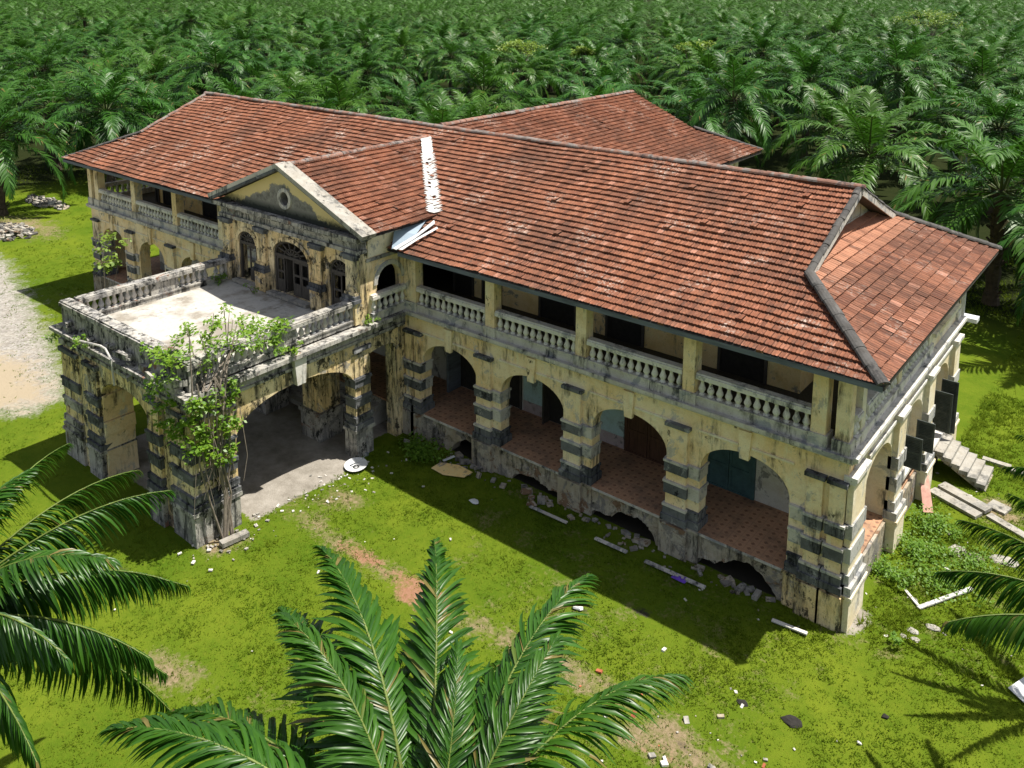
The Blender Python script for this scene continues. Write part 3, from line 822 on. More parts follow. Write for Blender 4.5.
# end slopes (under the gablets)
ES = math.hypot(3.0, 1.41); ec, es = 3.0 / ES, 1.41 / ES
y0, y1 = -E, 2 * YR + E
Lh = y1 - y0
endp = [[(0, 0), (Lh, 0), (Lh - 2.93, ES), (2.93, ES)], [(3.0, ES - .01), (Lh - 3.0, ES - .01), (Lh - 4.6, ES + .8), (4.6, ES + .8)]]
def clean_fn(s, t):
    return 1.0 if (t > ES - .8 - .3 * math.sin(s * .7) and 2.6 < s < Lh - 2.4) else 0.0
tiled('roof', (E, y0, ZE), (0, 1, 0), (-ec, 0, es), endp, M['tile_end'], 3, course=.33, tw=.30, clean=clean_fn)
tiled('roof', (-L - E, y1, ZE), (0, -1, 0), (ec, 0, es), endp, M['tile'], 4, course=.45, tw=.4)
# rear wing
XW = -20.64
RWX = XW + YR + E
rw = [[(2 * YR + E, 0), (23.0, 0), (23.0, SL), (YR, SL)], [(23.0, 0), (26.0, 0), (23.0, GF)]]
rw = [[(a, b) for a, b in c] for c in rw]
tiled('roof', (RWX, 0, ZE), (0, 1, 0), (-CS, 0, SN), rw, M['tile'], 5)
tiled('roof', (2 * XW - RWX, 26, ZE), (0, -1, 0), (CS, 0, SN), [[(0, 0), (26 - 13.3, 0), (26 - YR, SL), (3, SL), (3, GF)]], M['tile'], 6, course=.6, tw=.5)
tiled('roof', (RWX, 26, ZE), (-1, 0, 0), (0, -ec, es), [[(0, 0), (14.2, 0), (14.2 - 2.93, ES), (2.93, ES)]], M['tile'], 8, course=.5, tw=.45)
# pediment block roof
ZPE, ZPR, XE2 = 8.42, 10.28, 4.65
PS = math.hypot(XE2, ZPR - ZPE); pc, ps = XE2 / PS, (ZPR - ZPE) / PS
yv = -E + (ZPE - ZE) / SN * CS        # where the pediment eave meets the main slope
yr2 = -E + (ZPR - ZE) / SN * CS
YF = -2.55
pr = [[(0, 0), (yv - YF + .1, 0), (yr2 - YF + .1, PS), (0, PS)]]
tiled('roof', (XC + XE2, YF, ZPE), (0, 1, 0), (-pc, 0, ps), pr, M['tile'], 7)
tiled('roof', (XC - XE2, yv + .1, ZPE), (0, -1, 0), (pc, 0, ps), [[(0, 0), (yv + .1 - YF, 0), (yv + .1 - YF, PS), (-(yr2 - yv), PS)]], M['tile'], 9, course=.6, tw=.5)

# ridge and hip caps
def caps(p0, p1, mat, r_=.15, seg=.40, name='ridge_cap', jit=.012, hgt=.75):
    p0, p1 = Vector(p0), Vector(p1); d = p1 - p0; n = max(1, int(d.length / seg)); d.normalize()
    sd = d.cross(Vector((0, 0, 1))).normalized(); u = sd.cross(d)
    q = MB(); N = 6
    for i in range(n):
        a = p0 + (p1 - p0) * (i / n); b = p0 + (p1 - p0) * ((i + 1.06) / n)
        j = Vector([rnd.uniform(-jit, jit) for _ in range(3)])
        ra, rb = r_ * 1.07, r_ * .95
        va = [a + j + sd * (ra * math.cos(math.pi * k / N)) + u * (ra * hgt * math.sin(math.pi * k / N)) for k in range(N + 1)]
        vb = [b + j + sd * (rb * math.cos(math.pi * k / N)) + u * (rb * hgt * math.sin(math.pi * k / N)) for k in range(N + 1)]
        q.add(va + vb, [(k, k + 1, N + 2 + k, N + 1 + k) for k in range(N)] + [tuple(range(N + 1)), tuple(range(N + 1, 2 * N + 2))])
    return q.build(name, mat, H, smooth=False)
zt = .03
caps((XG_L - .1, YR, ZR + zt), (XG_R + .12, YR, ZR + zt), M['ridge'])
caps((XW, YR + .2, ZR + zt + .02), (XW, 23.05, ZR + zt), M['ridge'])
caps((E - .02, -E + .02, ZE + zt), (XG_R + .02, 2.0, 8.95 + zt), M['hip'], .17, .55, 'hip_cap', .006, .6)
caps((E - .02, 2 * YR + E - .02, ZE + zt), (XG_R + .02, 10.36, 8.95 + zt), M['hip'], .15, .5, 'hip_cap')
caps((-L - E + .02, -E + .02, ZE + zt), (XG_L, 2.0, 8.95 + zt), M['hip'], .11, .45, 'hip_cap')
caps((RWX - .02, 25.98, ZE + zt), (RWX - 2.95, 23.05, 8.95 + zt), M['hip'], .13, .45, 'hip_cap')
caps((XC, YF + .5, ZPR + zt), (XC, yr2 + .1, ZPR + zt + .02), M['ridge'], .13, .36)
# gablet edges: mortar cap on top, pale board below, recessed dark boards inside
def gablet(ax, sgn, y_lo, y_hi, yc, cap_mat):
    top = Vector((ax, yc, ZR))
    for yy in (y_lo, y_hi):
        foot = Vector((ax, yy, 8.95))
        caps(foot + Vector((0, 0, .03)), top + Vector((0, 0, .03)), cap_mat, .11, .42, 'verge_cap')
        q = MB(); q.beam(foot + Vector((sgn * .07, 0, -.10)), top + Vector((sgn * .07, 0, -.10)), .05, .20)
        q.build('barge_board', M['grey'], H)
    q = MB(); b = ax - sgn * .55; n = 12
    for i in range(n):
        ya, yb = y_lo + (y_hi - y_lo) * i / n, y_lo + (y_hi - y_lo) * (i + 1) / n - .01
        f = lambda y: ZR - .1 - (ZR - 8.95) * abs(y - yc) / (yc - y_lo)
        o_ = .012 * (i % 2)
        q.quad((b + o_, ya, 8.5), (b + o_, yb, 8.5), (b + o_, yb, f(yb)), (b + o_, ya, f(ya)))
    q.build('gablet_board', M['grey'], H)
gablet(XG_R, 1, 2.0, 10.36, YR, M['hip'])
gablet(XG_L, -1, 2.0, 10.36, YR, M['ridge'])
# eave fascias
for (a, b) in ((-15.9, E - .04), (-L - E + .04, -25.0)):
    q = MB(); q.box(a, b, -E + .015, -E + .05, ZE - .17, ZE - .02); q.build('fascia', M['fascia'], H)
q = MB(); q.box(E - .05, E - .015, -E + .06, 2 * YR + E - .05, ZE - .15, ZE - .03); q.build('fascia', M['timber'], H)
q = MB(); q.box(RWX - .05, RWX - .015, 13.5, 25.9, ZE - .15, ZE - .03); q.build('fascia', M['timber'], H)
# rear wing walls and columns
q = MB(); q.box(XW + 3.8, XW + 4.0, W + .1, 24.5, 0, 8.6); q.box(XW - 6.0, XW + 6.0, 25.0, 25.2, 0, ZE - .1); q.box(XW - 6.0, XW - 5.8, W + .1, 25, 0, ZE - .1)
rwall = q.build('rear_wing_wall', M['inner'], H)
q = MB(); arch_wall(q, (XW + 6.1, W + .1), (0, 1), (1, 0), 12.9, 0, HF, .4, [(1 + 3.9 * k, 3.6 + 3.9 * k, 1.05, 3.05, .9) for k in range(3)]); q.build('arcade_wall', M['wall_side'], H)
for yy in (13.2, 17.1, 21.0, 24.2, 24.9): column(XW + 5.85, yy, .40, 7.5, 'wall_side')
q = MB(); q.box(XW + 4.0, XW + 6.0, W + .2, 24.9, HF - .1, HF); q.box(XW + 5.7, XW + 6.05, W + .2, 25, 7.25, 7.5); q.build('upper_floor', M['inner'], H)
balustrade((XW + 5.9, W + .3), (XW + 5.9, 24.8), HF + .003, 42, 's', M['grey'], M['grey_pale'], single=False)

# ------------------------------------------------------------------ central block with the pediment
CX0, CX1, CYF = -24.85, -16.50, -2.20
WP, PT = M['wall_porch'], M['porch_trim']
DOORS = ((-23.25, .60, 6.75, .48), (-20.45, 1.08, 6.70, .62), (-17.55, .60, 6.75, .48))
q = MB()
arch_wall(q, (CX0, CYF), (1, 0), (0, -1), CX1 - CX0, HF - .1, 8.25, .38, [(x - CX0 - w, x - CX0 + w, HF + .16, zs, rz) for x, w, zs, rz in DOORS])
cw = q.build('central_wall', WP, H)
for x, w, zs, rz in DOORS:
    q = MB()                                      # arched frame with fanlight bars, then the leaves
    N = 14
    arc = lambda r_, k: (x + (w + r_) * math.cos(math.pi * k / N), zs + (rz + r_) * math.sin(math.pi * k / N))
    y = CYF + .10
    for k in range(N):
        (a, b), (c, d), (e, f), (g, h) = arc(-.09, k), arc(-.09, k + 1), arc(.0, k + 1), arc(.0, k)
        q.add([(a, y - .05, b), (c, y - .05, d), (e, y - .05, f), (g, y - .05, h), (a, y + .05, b), (c, y + .05, d), (e, y + .05, f), (g, y + .05, h)],
              ((0, 1, 2, 3), (0, 4, 5, 1)))
    q.box(x - w, x - w + .09, y - .05, y + .05, HF + .16, zs); q.box(x + w - .09, x + w, y - .05, y + .05, HF + .16, zs)
    q.box(x - w + .09, x + w - .09, y - .06, y + .05, zs - .12, zs)
    for k in range(1, 7):
        a = math.pi * k / 7
        q.beam((x, y, zs), (x + (w - .06) * math.cos(a), y, zs + (rz - .06) * math.sin(a)), .05, .05, 0, (0, 1, 0))
    for rr in (.45,):
        for k in range(N):
            p = [(x + (w * rr) * math.cos(math.pi * (k + i) / N), y, zs + rz * rr * math.sin(math.pi * (k + i) / N)) for i in (0, 1)]
            q.beam(p[0], p[1], .05, .05, 0, (0, 1, 0))
    dr = q.build('door', M['timber'], H)
    q = MB(); q.box(x - w, x + w, y + .9, y + .92, HF, zs + rz); q.build('opening_shade', M['void'], dr)  # sheet behind the leaves, its colour paints the unlit room
    nl = 4 if w > .8 else 2; lw = 2 * (w - .09) / nl
    for i in range(nl):
        if w > .8 and i == 1:      # one leaf stands open inwards
            q = MB(); X = x - w + .09 + i * lw; q.box(X, X + .04, y + .04, y + lw, HF + .17, zs - .13); q.build('leaf', M['timber'], dr); continue
        if w < .8 and ((i == 1 and x > -20) or (i == 0 and x < -20)):
            continue
        a, b = x - w + .09 + i * lw + .01, x - w + .09 + (i + 1) * lw - .01
        q = MB()
        for xx in (a, b - .07): q.box(xx, xx + .07, y - .02, y + .02, HF + .17, zs - .13)
        for zz, hh in ((HF + .17, .5), (HF + .95, .08), (zs - .21, .08)): q.box(a + .07, b - .07, y - .02, y + .02, zz, zz + hh)
        z = HF + .72
        q.build('leaf', M['timber'], dr)
    q = MB()
    for k in range(N):                                  # raised plaster archivolt
        (a, b), (c, d), (e, f), (g, h) = arc(.0, k), arc(.0, k + 1), arc(.16, k + 1), arc(.16, k)
        yy = CYF - .05
        q.add([(a, yy, b), (c, yy, d), (e, yy, f), (g, yy, h), (e, CYF + .02, f), (g, CYF + .02, h)], ((0, 1, 2, 3), (3, 2, 4, 5)))
    q.build('archivolt', WP, cw)
    q = MB(); q.box(x - w - .15, x + w + .15, CYF - .32, CYF + .36, HF + .05, HF + .158); q.build('door_step', M['concrete'], H)
# rooms behind the central doors: floor seen through them, side wall with its arch
q = MB()
arch_wall(q, (CX1, CYF + .38), (0, 1), (1, 0), 2.2 - .38 + .5, HF - .1, 8.30, .3, [(.42, 1.62, HF + .02, 6.30, .62)])
csw = q.build('central_wall', M['wall'], H)
q = MB()
for k in range(14):
    f = lambda r_, k: (CYF + .38 + 1.02 + (.60 + r_) * math.cos(math.pi * k / 14), 6.30 + (.62 + r_) * math.sin(math.pi * k / 14))
    (a, b), (c, d), (e, g), (h, i) = f(0, k), f(0, k + 1), f(.17, k + 1), f(.17, k)
    X = CX1 + .05
    q.add([(X, a, b), (X, c, d), (X, e, g), (X, h, i), (CX1 - .02, e, g), (CX1 - .02, h, i)], ((0, 1, 2, 3), (3, 2, 4, 5)))
q.build('archivolt', M['grey'], csw)
q = MB(); q.box(CX1 - .04, CX1 + .05, CYF + .3, -.05, 7.25, 7.37); q.build('string_course', M['porch_trim'], H)
q = MB(); arch_wall(q, (CX0, CYF + .38), (0, 1), (-1, 0), 2.3, HF - .1, 8.30, .3, [(.42, 1.62, HF + .02, 6.30, .62)]); q.build('central_wall', WP, H)
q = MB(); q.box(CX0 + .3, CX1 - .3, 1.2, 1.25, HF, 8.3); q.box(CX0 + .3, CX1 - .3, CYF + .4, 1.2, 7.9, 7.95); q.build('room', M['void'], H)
balustrade((CX1 + .02, CYF + .45), (CX1 + .02, -.02), HF + .003, 6, 'g', M['grey'], M['grey_pale'], w=.2)
# pilasters of the upper front with dark moulded pedestals
for x in (CX0 + .32, -22.15, -18.72, CX1 - .34):
    w = .27
    q = MB(); q.box(x - w, x + w, CYF - .13, CYF + .02, HF + .05, 7.5); p = q.build('pilaster', WP, H)
    q = MB(); q.box(x - w - .06, x + w + .06, CYF - .24, CYF + .02, HF + .04, 5.85)
    q.box(x - w - .12, x + w + .12, CYF - .32, CYF + .02, 5.85, 5.97, 1); q.box(x - w - .07, x + w + .07, CYF - .26, CYF + .02, 5.97, 6.10, 1); q.box(x - w - .03, x + w + .03, CYF - .19, CYF + .02, 6.10, 6.2)
    q.build('pedestal', [WP, M['band']], p)
    q = MB(); q.box(x - w - .10, x + w + .10, CYF - .26, CYF + .02, 7.5, 7.62); q.box(x - w - .05, x + w + .05, CYF - .2, CYF + .02, 7.40, 7.5); q.build('capital', M['band'], p)
q = MB(); q.box(CX0 - .1, CX1 + .1, CYF - .16, CYF + .3, 7.64, 7.78); q.box(CX0 - .04, CX1 + .04, CYF - .08, CYF + .3, 7.78, 8.14)
q.build('entablature', PT, H)
q = MB(); q.box(CX0 - .28, CX1 + .28, CYF - .34, CYF + .36, 8.16, 8.30); q.box(CX0 - .18, CX1 + .18, CYF - .24, CYF + .3, 8.08, 8.158)
q.box(CX1 - .3, CX1 + .28, CYF + .362, -.3, 8.2, 8.30)
q.build('cornice', PT, H)
q = MB(); q.box(CX1 - .04, CX1 + .04, CYF + .39, .3, 7.42, 8.19); q.build('side_frieze', M['wall_side'], H)
# pediment: gable with a round opening
gz0, gz1, gh = 8.30, 10.16, 4.50
cz, cr, yp = 9.02, .27, CYF - .06
q = MB(); N = 48; pin, pout = [], []
for k in range(N):
    a = 2 * math.pi * k / N; dx, dz = math.cos(a), math.sin(a); T = 99
    if dz < 0: T = min(T, (gz0 - cz) / dz)
    for sg in (1, -1):     # z = gz1 - (gz1-gz0)/gh*|x|
        den = dz + sg * dx * (gz1 - gz0) / gh
        if den > 1e-6: T = min(T, (gz1 - cz) / den)
    pin.append((XC + cr * dx, cz + cr * dz)); pout.append((XC + T * dx, cz + T * dz))
for k in range(N):
    j = (k + 1) % N
    q.quad((pin[k][0], yp, pin[k][1]), (pin[j][0], yp, pin[j][1]), (pout[j][0], yp, pout[j][1]), (pout[k][0], yp, pout[k][1]))
    q.quad((pin[k][0], yp, pin[k][1]), (pin[j][0], yp, pin[j][1]), (pin[j][0], yp + .4, pin[j][1]), (pin[k][0], yp + .4, pin[k][1]))
for sx in (-1, 1):   # the two bottom corners the radial fan cuts off
    q.add([(XC + sx * gh, yp + .002, gz0), (XC + sx * (gh - .9), yp + .002, gz0), (XC + sx * (gh - .9), yp + .002, gz0 + .9 * (gz1 - gz0) / gh)], ((0, 1, 2),))
def ped_mat():
    t = NT('pediment_plaster')
    sep = t.n('ShaderNodeSeparateXYZ'); t.l(t.P(), sep.inputs[0])
    n1 = t.noise(1.0, det=9, rough=.7); n2 = t.noise(4, det=8, rough=.7)
    yel = t.mix(n1, (.68, .52, .24), (.72, .58, .31))
    # a big grey patch of bare render round the window, torn at its upper edge
    ax = t.math('ABSOLUTE', t.math('SUBTRACT', sep.outputs[0], XC - .1), 0)
    hgt = t.math('ADD', t.math('MULTIPLY', ax, .46), t.math('MULTIPLY', t.math('SUBTRACT', n1, .5), 1.5))
    k = t.ramp(t.math('ADD', hgt, sep.outputs[2]), 9.62, 9.70, 1, 0)
    grey = t.mix(t.ramp(n2, .35, .65), (.30, .285, .26), (.12, .115, .105))
    col = t.mix(k, yel, grey)
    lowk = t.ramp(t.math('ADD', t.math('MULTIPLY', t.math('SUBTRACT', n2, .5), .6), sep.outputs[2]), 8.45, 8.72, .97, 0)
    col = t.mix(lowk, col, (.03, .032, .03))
    t.bump(n2, .5, .03)
    return t.done(col, .9, .15)
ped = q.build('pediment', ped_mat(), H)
q = MB()
for k in range(N):
    j = (k + 1) % N; f = lambda r_, i: (XC + r_ * math.cos(2 * math.pi * i / N), cz + r_ * math.sin(2 * math.pi * i / N))
    (a, b), (c, d), (e, g), (h, i) = f(cr, k), f(cr, j), f(cr + .14, j), f(cr + .14, k)
    q.add([(a, yp - .07, b), (c, yp - .07, d), (e, yp - .07, g), (h, yp - .07, i), (e, yp + .02, g), (h, yp + .02, i), (a, yp + .02, b), (c, yp + .02, d)], ((0, 1, 2, 3), (3, 2, 4, 5), (0, 1, 7, 6)))
q.build('round_window', M['grey'], ped)
q = MB(); q.box(XC - .6, XC + .6, yp + .45, yp + .5, 8.6, 9.5); q.build('opening_shade', M['void'], ped)  # dark sheet behind the round window, painted as unlit roof space
for sx, mt in ((1, 'concrete'), (-1, 'grey')):
    a = Vector((XC + sx * (XE2 + .12), CYF - .16, ZPE - .02)); b = Vector((XC, CYF - .16, ZPR + .04))
    d = (b - a).normalized(); u = Vector((0, 1, 0)).cross(d) * (1 if sx > 0 else -1); u = u if u.z > 0 else -u
    q = MB(); q.obox((a + b) / 2 + u * .05, d, (0, 1, 0), u, (b - a).length / 2, .33 if sx > 0 else .2, .08); q.build('raking_coping', M[mt], H)
    q = MB(); q.obox((a + b) / 2 - u * .09 + Vector((0, -.12, 0)), d, (0, 1, 0), u, (b - a).length / 2 - .05, .10, .055); q.build('raking_moulding', M['band'], H)
# tin flashing in the right valley and the loose sheets at its foot
def on_main(x, y, dz=.07): return (x, y, ZE + (y + E) * SN / CS + dz)
q = MB(); v0 = Vector((XC + .15, yr2 - .1, 0)); v1 = Vector((XC + XE2 - .05, yv, 0)); n = 30; r_ = random.Random(4)
def zmain(x, y): return ZE + (y + E) * SN / CS
def zped(x): return ZPR - (x - XC) * (ZPR - ZPE) / XE2
def ztop(x, y): return max(zmain(x, y), zped(x)) + .125
dv = (v1 - v0).normalized(); nv = Vector((-dv.y, dv.x, 0))
prev = None
for i in range(n * 3 + 1):
    u = i / (n * 3); c = v0 + (v1 - v0) * u
    w1 = .15 + .13 * (i % 2) * (u > .25) + r_.uniform(0, .05) + (.03 if u < .25 else 0); w2 = .17 + .13 * ((i + 1) % 2) * (u > .25) + r_.uniform(0, .06) + (.05 if u < .25 else 0)
    cur = [Vector((c.x + nv.x * k, c.y + nv.y * k, ztop(c.x + nv.x * k, c.y + nv.y * k))) for k in (-w1, -w1 * .5, 0, w2 * .5, w2)]
    if prev:
        for k in range(4):
            if u > .3 and r_.random() < (.22 if k in (1, 2) else .16): continue
            q.quad(prev[k], prev[k + 1], cur[k + 1], cur[k])
    prev = cur
q.build('valley_flashing', M['white_mortar'], H)
q = MB()
def sheet(pts, th=.012):
    p = [Vector(a) for a in pts]; nn = (p[1] - p[0]).cross(p[2] - p[0]).normalized() * th
    q.add([a + nn for a in p] + [a - nn for a in p], [tuple(range(len(p))), tuple(range(len(p), 2 * len(p)))] + [(i, (i + 1) % len(p), (i + 1) % len(p) + len(p), i + len(p)) for i in range(len(p))])
sheet([(-16.42, -.55, 8.22), (-15.98, .75, 8.42), (-15.72, -.15, 8.02), (-16.05, -1.05, 7.63)])
q.build('tin_sheet', M['blue_tin'], H)
q = MB()
sheet([(-16.02, -1.02, 7.66), (-15.70, -.12, 8.05), (-15.60, .7, 8.42), (-15.42, .55, 8.36), (-15.55, -.35, 7.97), (-15.80, -1.06, 7.66)])
sheet([(-15.74, -1.02, 7.68), (-15.48, -.3, 8.0), (-15.2, .42, 8.30), (-15.08, .36, 8.27), (-15.4, -.45, 7.93), (-15.55, -1.0, 7.69)])
q.build('tin_sheet', M['tin'], H)

# ------------------------------------------------------------------ carriage porch and its terrace
PX0, PX1, PYF = -24.80, -16.50, -8.98
TH = 1.05
q = MB()
arch_wall(q, (PX0, PYF), (1, 0), (0, -1), PX1 - PX0, -.1, 4.42, TH, [(-22.12 - PX0, -18.98 - PX0, -.1, 3.1, .8)])
q.build('porch_wall', WP, H)
SIDE = [(1.52, 6.40, -.1, 2.80, 1.08), (7.16, 8.38, -.1, 3.75, .12)]
q = MB(); arch_wall(q, (PX1, PYF + TH), (0, 1), (1, 0), -PYF - TH + .02, -.1, 4.42, .5, [(a - TH, b - TH, c, d, e) for a, b, c, d, e in SIDE]); pwr = q.build('porch_wall', WP, H)
q = MB(); arch_wall(q, (PX0, PYF + TH), (0, 1), (-1, 0), -PYF - TH + .02, -.1, 4.42, .5, [(a - TH, b - TH, c, d, e) for a, b, c, d, e in SIDE]); q.build('porch_wall', WP, H)
def keystone_x(x, y, sgn, parent, mat):
    q = MB(); w = .17; p = [(-w, 3.86), (w, 3.86), (w * 1.5, 4.835), (-w * 1.5, 4.835)]
    q.add([(x + sgn * .21, y + a, b) for a, b in p] + [(x - sgn * .1, y + a, b) for a, b in p], ((0, 1, 2, 3), (0, 4, 5, 1), (1, 5, 6, 2), (3, 7, 4, 0), (2, 6, 7, 3)))
    q.build('keystone', mat, parent)
keystone_x(PX1, PYF + 3.96, 1, pwr, M['grey_pale'])
def block_pier(x0, x1, y0, y1, name='pier', blocks=True, strips=()):
    """banded porch pier standing proud of the wall"""
    q = MB(); q.box(x0 + .055, x1 - .055, y0 + .055, y1 - .055, 1.0, 4.2)
    for (a, b, c, d) in strips: q.box(a, b, c, d, 1.0, 4.1)
    p = q.build(name, WP, H)
    if blocks:
        for (a, b) in ((2.70, 3.08), (1.95, 2.36), (1.12, 1.62)):
            qq = MB(); qq.box(x0 + .02, x1 - .02, y0 + .02, y1 - .02, a, b, 0, .02)
            qq.box(x0 - .02, x1 + .02, y0 - .02, y1 + .02, a + .28, b - .02, 0, .02)
            if a < 1.2: qq.box(x0 - .04, x1 + .04, y0 - .04, y1 + .04, 1.12, 1.3, 0, .02)
            qq.build('band', M['band'] if rnd.random() < .8 else PT, p)
    qq = MB(); qq.box(x0 - .01, x1 + .01, y0 - .01, y1 + .01, -.1, 1.02, 0, .012); qq.box(x0 - .07, x1 + .07, y0 - .07, y1 + .07, 1.0, 1.12, 0, .012)
    qq.build('plinth', PT, p)
    qq = MB(); qq.box(x0 - .02, x1 + .02, y0 - .02, y1 + .02, 4.05, 4.2, 0, .015); qq.build('capital', M['band'], p)
block_pier(-17.68, -16.40, -9.07, -7.50)
block_pier(-18.95, -18.14, -9.14, -7.98)
block_pier(-23.06, -22.14, -9.12, -7.95)
block_pier(-24.95, -23.62, -9.07, -7.50)
block_pier(-17.02, -16.42, -2.62, -1.84)
block_pier(-24.88, -24.28, -2.62, -1.84)
block_pier(-19.5, -18.4, -2.7, -1.6, blocks=False); block_pier(-22.9, -21.8, -2.7, -1.6, blocks=False)
# rusticated yellow jamb inside the left front pier
q = MB()
for k, (a, b) in enumerate(((.0, 1.06), (1.08, 1.64), (1.66, 2.14), (2.16, 2.62), (2.64, 3.10))):
    q.box(-23.0, -22.04 - (.05 if k % 2 else .0), -8.96, -7.9, a, b, 0, .015)
q.build('jamb', M['wall'], H)
# entablature and terrace
def ring(x0, x1, y0, y1, z0, z1, w, name, mat, jit=.0):
    q = MB(); q.box(x0, x1, y0, y0 + w, z0, z1, 0, jit); q.box(x0, x0 + w, y0 + w, y1, z0, z1, 0, jit); q.box(x1 - w, x1, y0 + w, y1, z0, z1, 0, jit)
    return q.build(name, mat, H)
ring(PX0 - .09, PX1 + .09, PYF - .09, -.10, 4.40, 4.50, .5, 'string_course', PT, .01)
ring(PX0 - .03, PX1 + .03, PYF - .03, -.06, 4.50, 4.86, .5, 'frieze', PT)
ring(PX0 - .30, PX1 + .30, PYF - .30, -.24, 4.84, 4.97, .7, 'cornice', PT, .012)
q = MB(); q.box(PX0 + .1, PX1 - .1, PYF + .1, CYF + .01, 4.60, 5.02); q.box(PX0 + .1, PX1 - .1, CYF + .01, 2.4, 4.6, 4.84)
q.build('terrace', M['deck'], H)
zb = 4.972
def tb(p0, p1, nb, solid, n_gap=()): return balustrade(p0, p1, zb, nb, 'p', PT, PT, w=.30, hb=.26, solid=solid, skip=n_gap, wr=.44)
tb((PX1 - .25, PYF + .50), (PX1 - .25, CYF - .05), 25, [(.0, .10), (.44, .57), (.95, 1)], (4,))
tb((PX0 + .25, PYF + .50), (PX0 + .25, CYF - .05), 25, [(.0, .04), (.44, .60), (.96, 1)], (21,))
# front parapet is solid, its facing broken away
q = MB(); q.box(PX0 + .02, PX1 - .02, PYF + .06, PYF + .44, zb, 5.72, 0)
fp = q.build('parapet', PT, H)
q = MB(); n = 9
for k in range(n):
    a = PX0 - .05 + (PX1 - PX0 + .1) * k / n; b = PX0 - .05 + (PX1 - PX0 + .1) * (k + 1) / n - .008
    q.box(a, b, PYF + .0, PYF + .50, 5.70, 5.84, 0, .012)
    q.box(a, b, PYF + .05, PYF + .42, 5.83, 5.89, 0, .012)
q.build('coping', PT, fp)
r_ = random.Random(9)
for k in range(40):
    q = MB()
    x = r_.uniform(PX0 + .1, PX1 - .1); z = r_.choice((5.0, 5.0, 4.52, 5.2)); s_ = r_.uniform(.06, .22)
    q.obox((x, PYF - r_.uniform(.02, .2), z + s_ * .4), (1, r_.uniform(-.4, .4), r_.uniform(-.3, .3)), (0, 1, r_.uniform(-.3, .3)), (0, 0, 1), s_, s_ * .6, s_ * .5)
    q.build('broken_block', PT, H)
q = MB()   # conduit hanging loose off the front
q.tube([(-22.9, PYF - .32, 5.05), (-21.1, PYF - .36, 5.35), (-20.75, PYF - .37, 5.35), (-20.4, PYF - .38, 5.1), (-20.35, PYF - .36, 4.2)], [.035] * 5, 6)
q.build('conduit', M['grey'], H)
# steps from the porch up to the veranda
q = MB()
for k in range(5): q.box(-23.6, -17.7, -1.45 + .30 * k, 1.0, .0 + .2 * k, .2 + .2 * k, 0)
q.build('porch_steps', M['concrete'], H)

rb = rest.build('baluster', M['grey_pale'], H, smooth=True); rb['kind'] = 'stuff'

# ------------------------------------------------------------------ side staircase (thing of its own)
st = empty('staircase', (.9, 10.2, 0))
thing(st, 'broken flight of pale concrete steps leading down from the sunlit end wall', 'steps')
q = MB()
for k in range(6):
    x = .12 + .27 * k; z = .98 - .145 * k
    q.box(x, x + .31, 9.45, 10.95, z - .13, z, 0, .012)
o = q.build('tread', M['concrete'], st)
q = MB(); q.obox((.95, 10.2, .40), (.87, 0, -.47), (0, 1, 0), (.47, 0, .87), .95, .66, .07); q.box(.25, .42, 10.6, 10.9, -.05, .8); q.build('slab', M['rubble'], st)

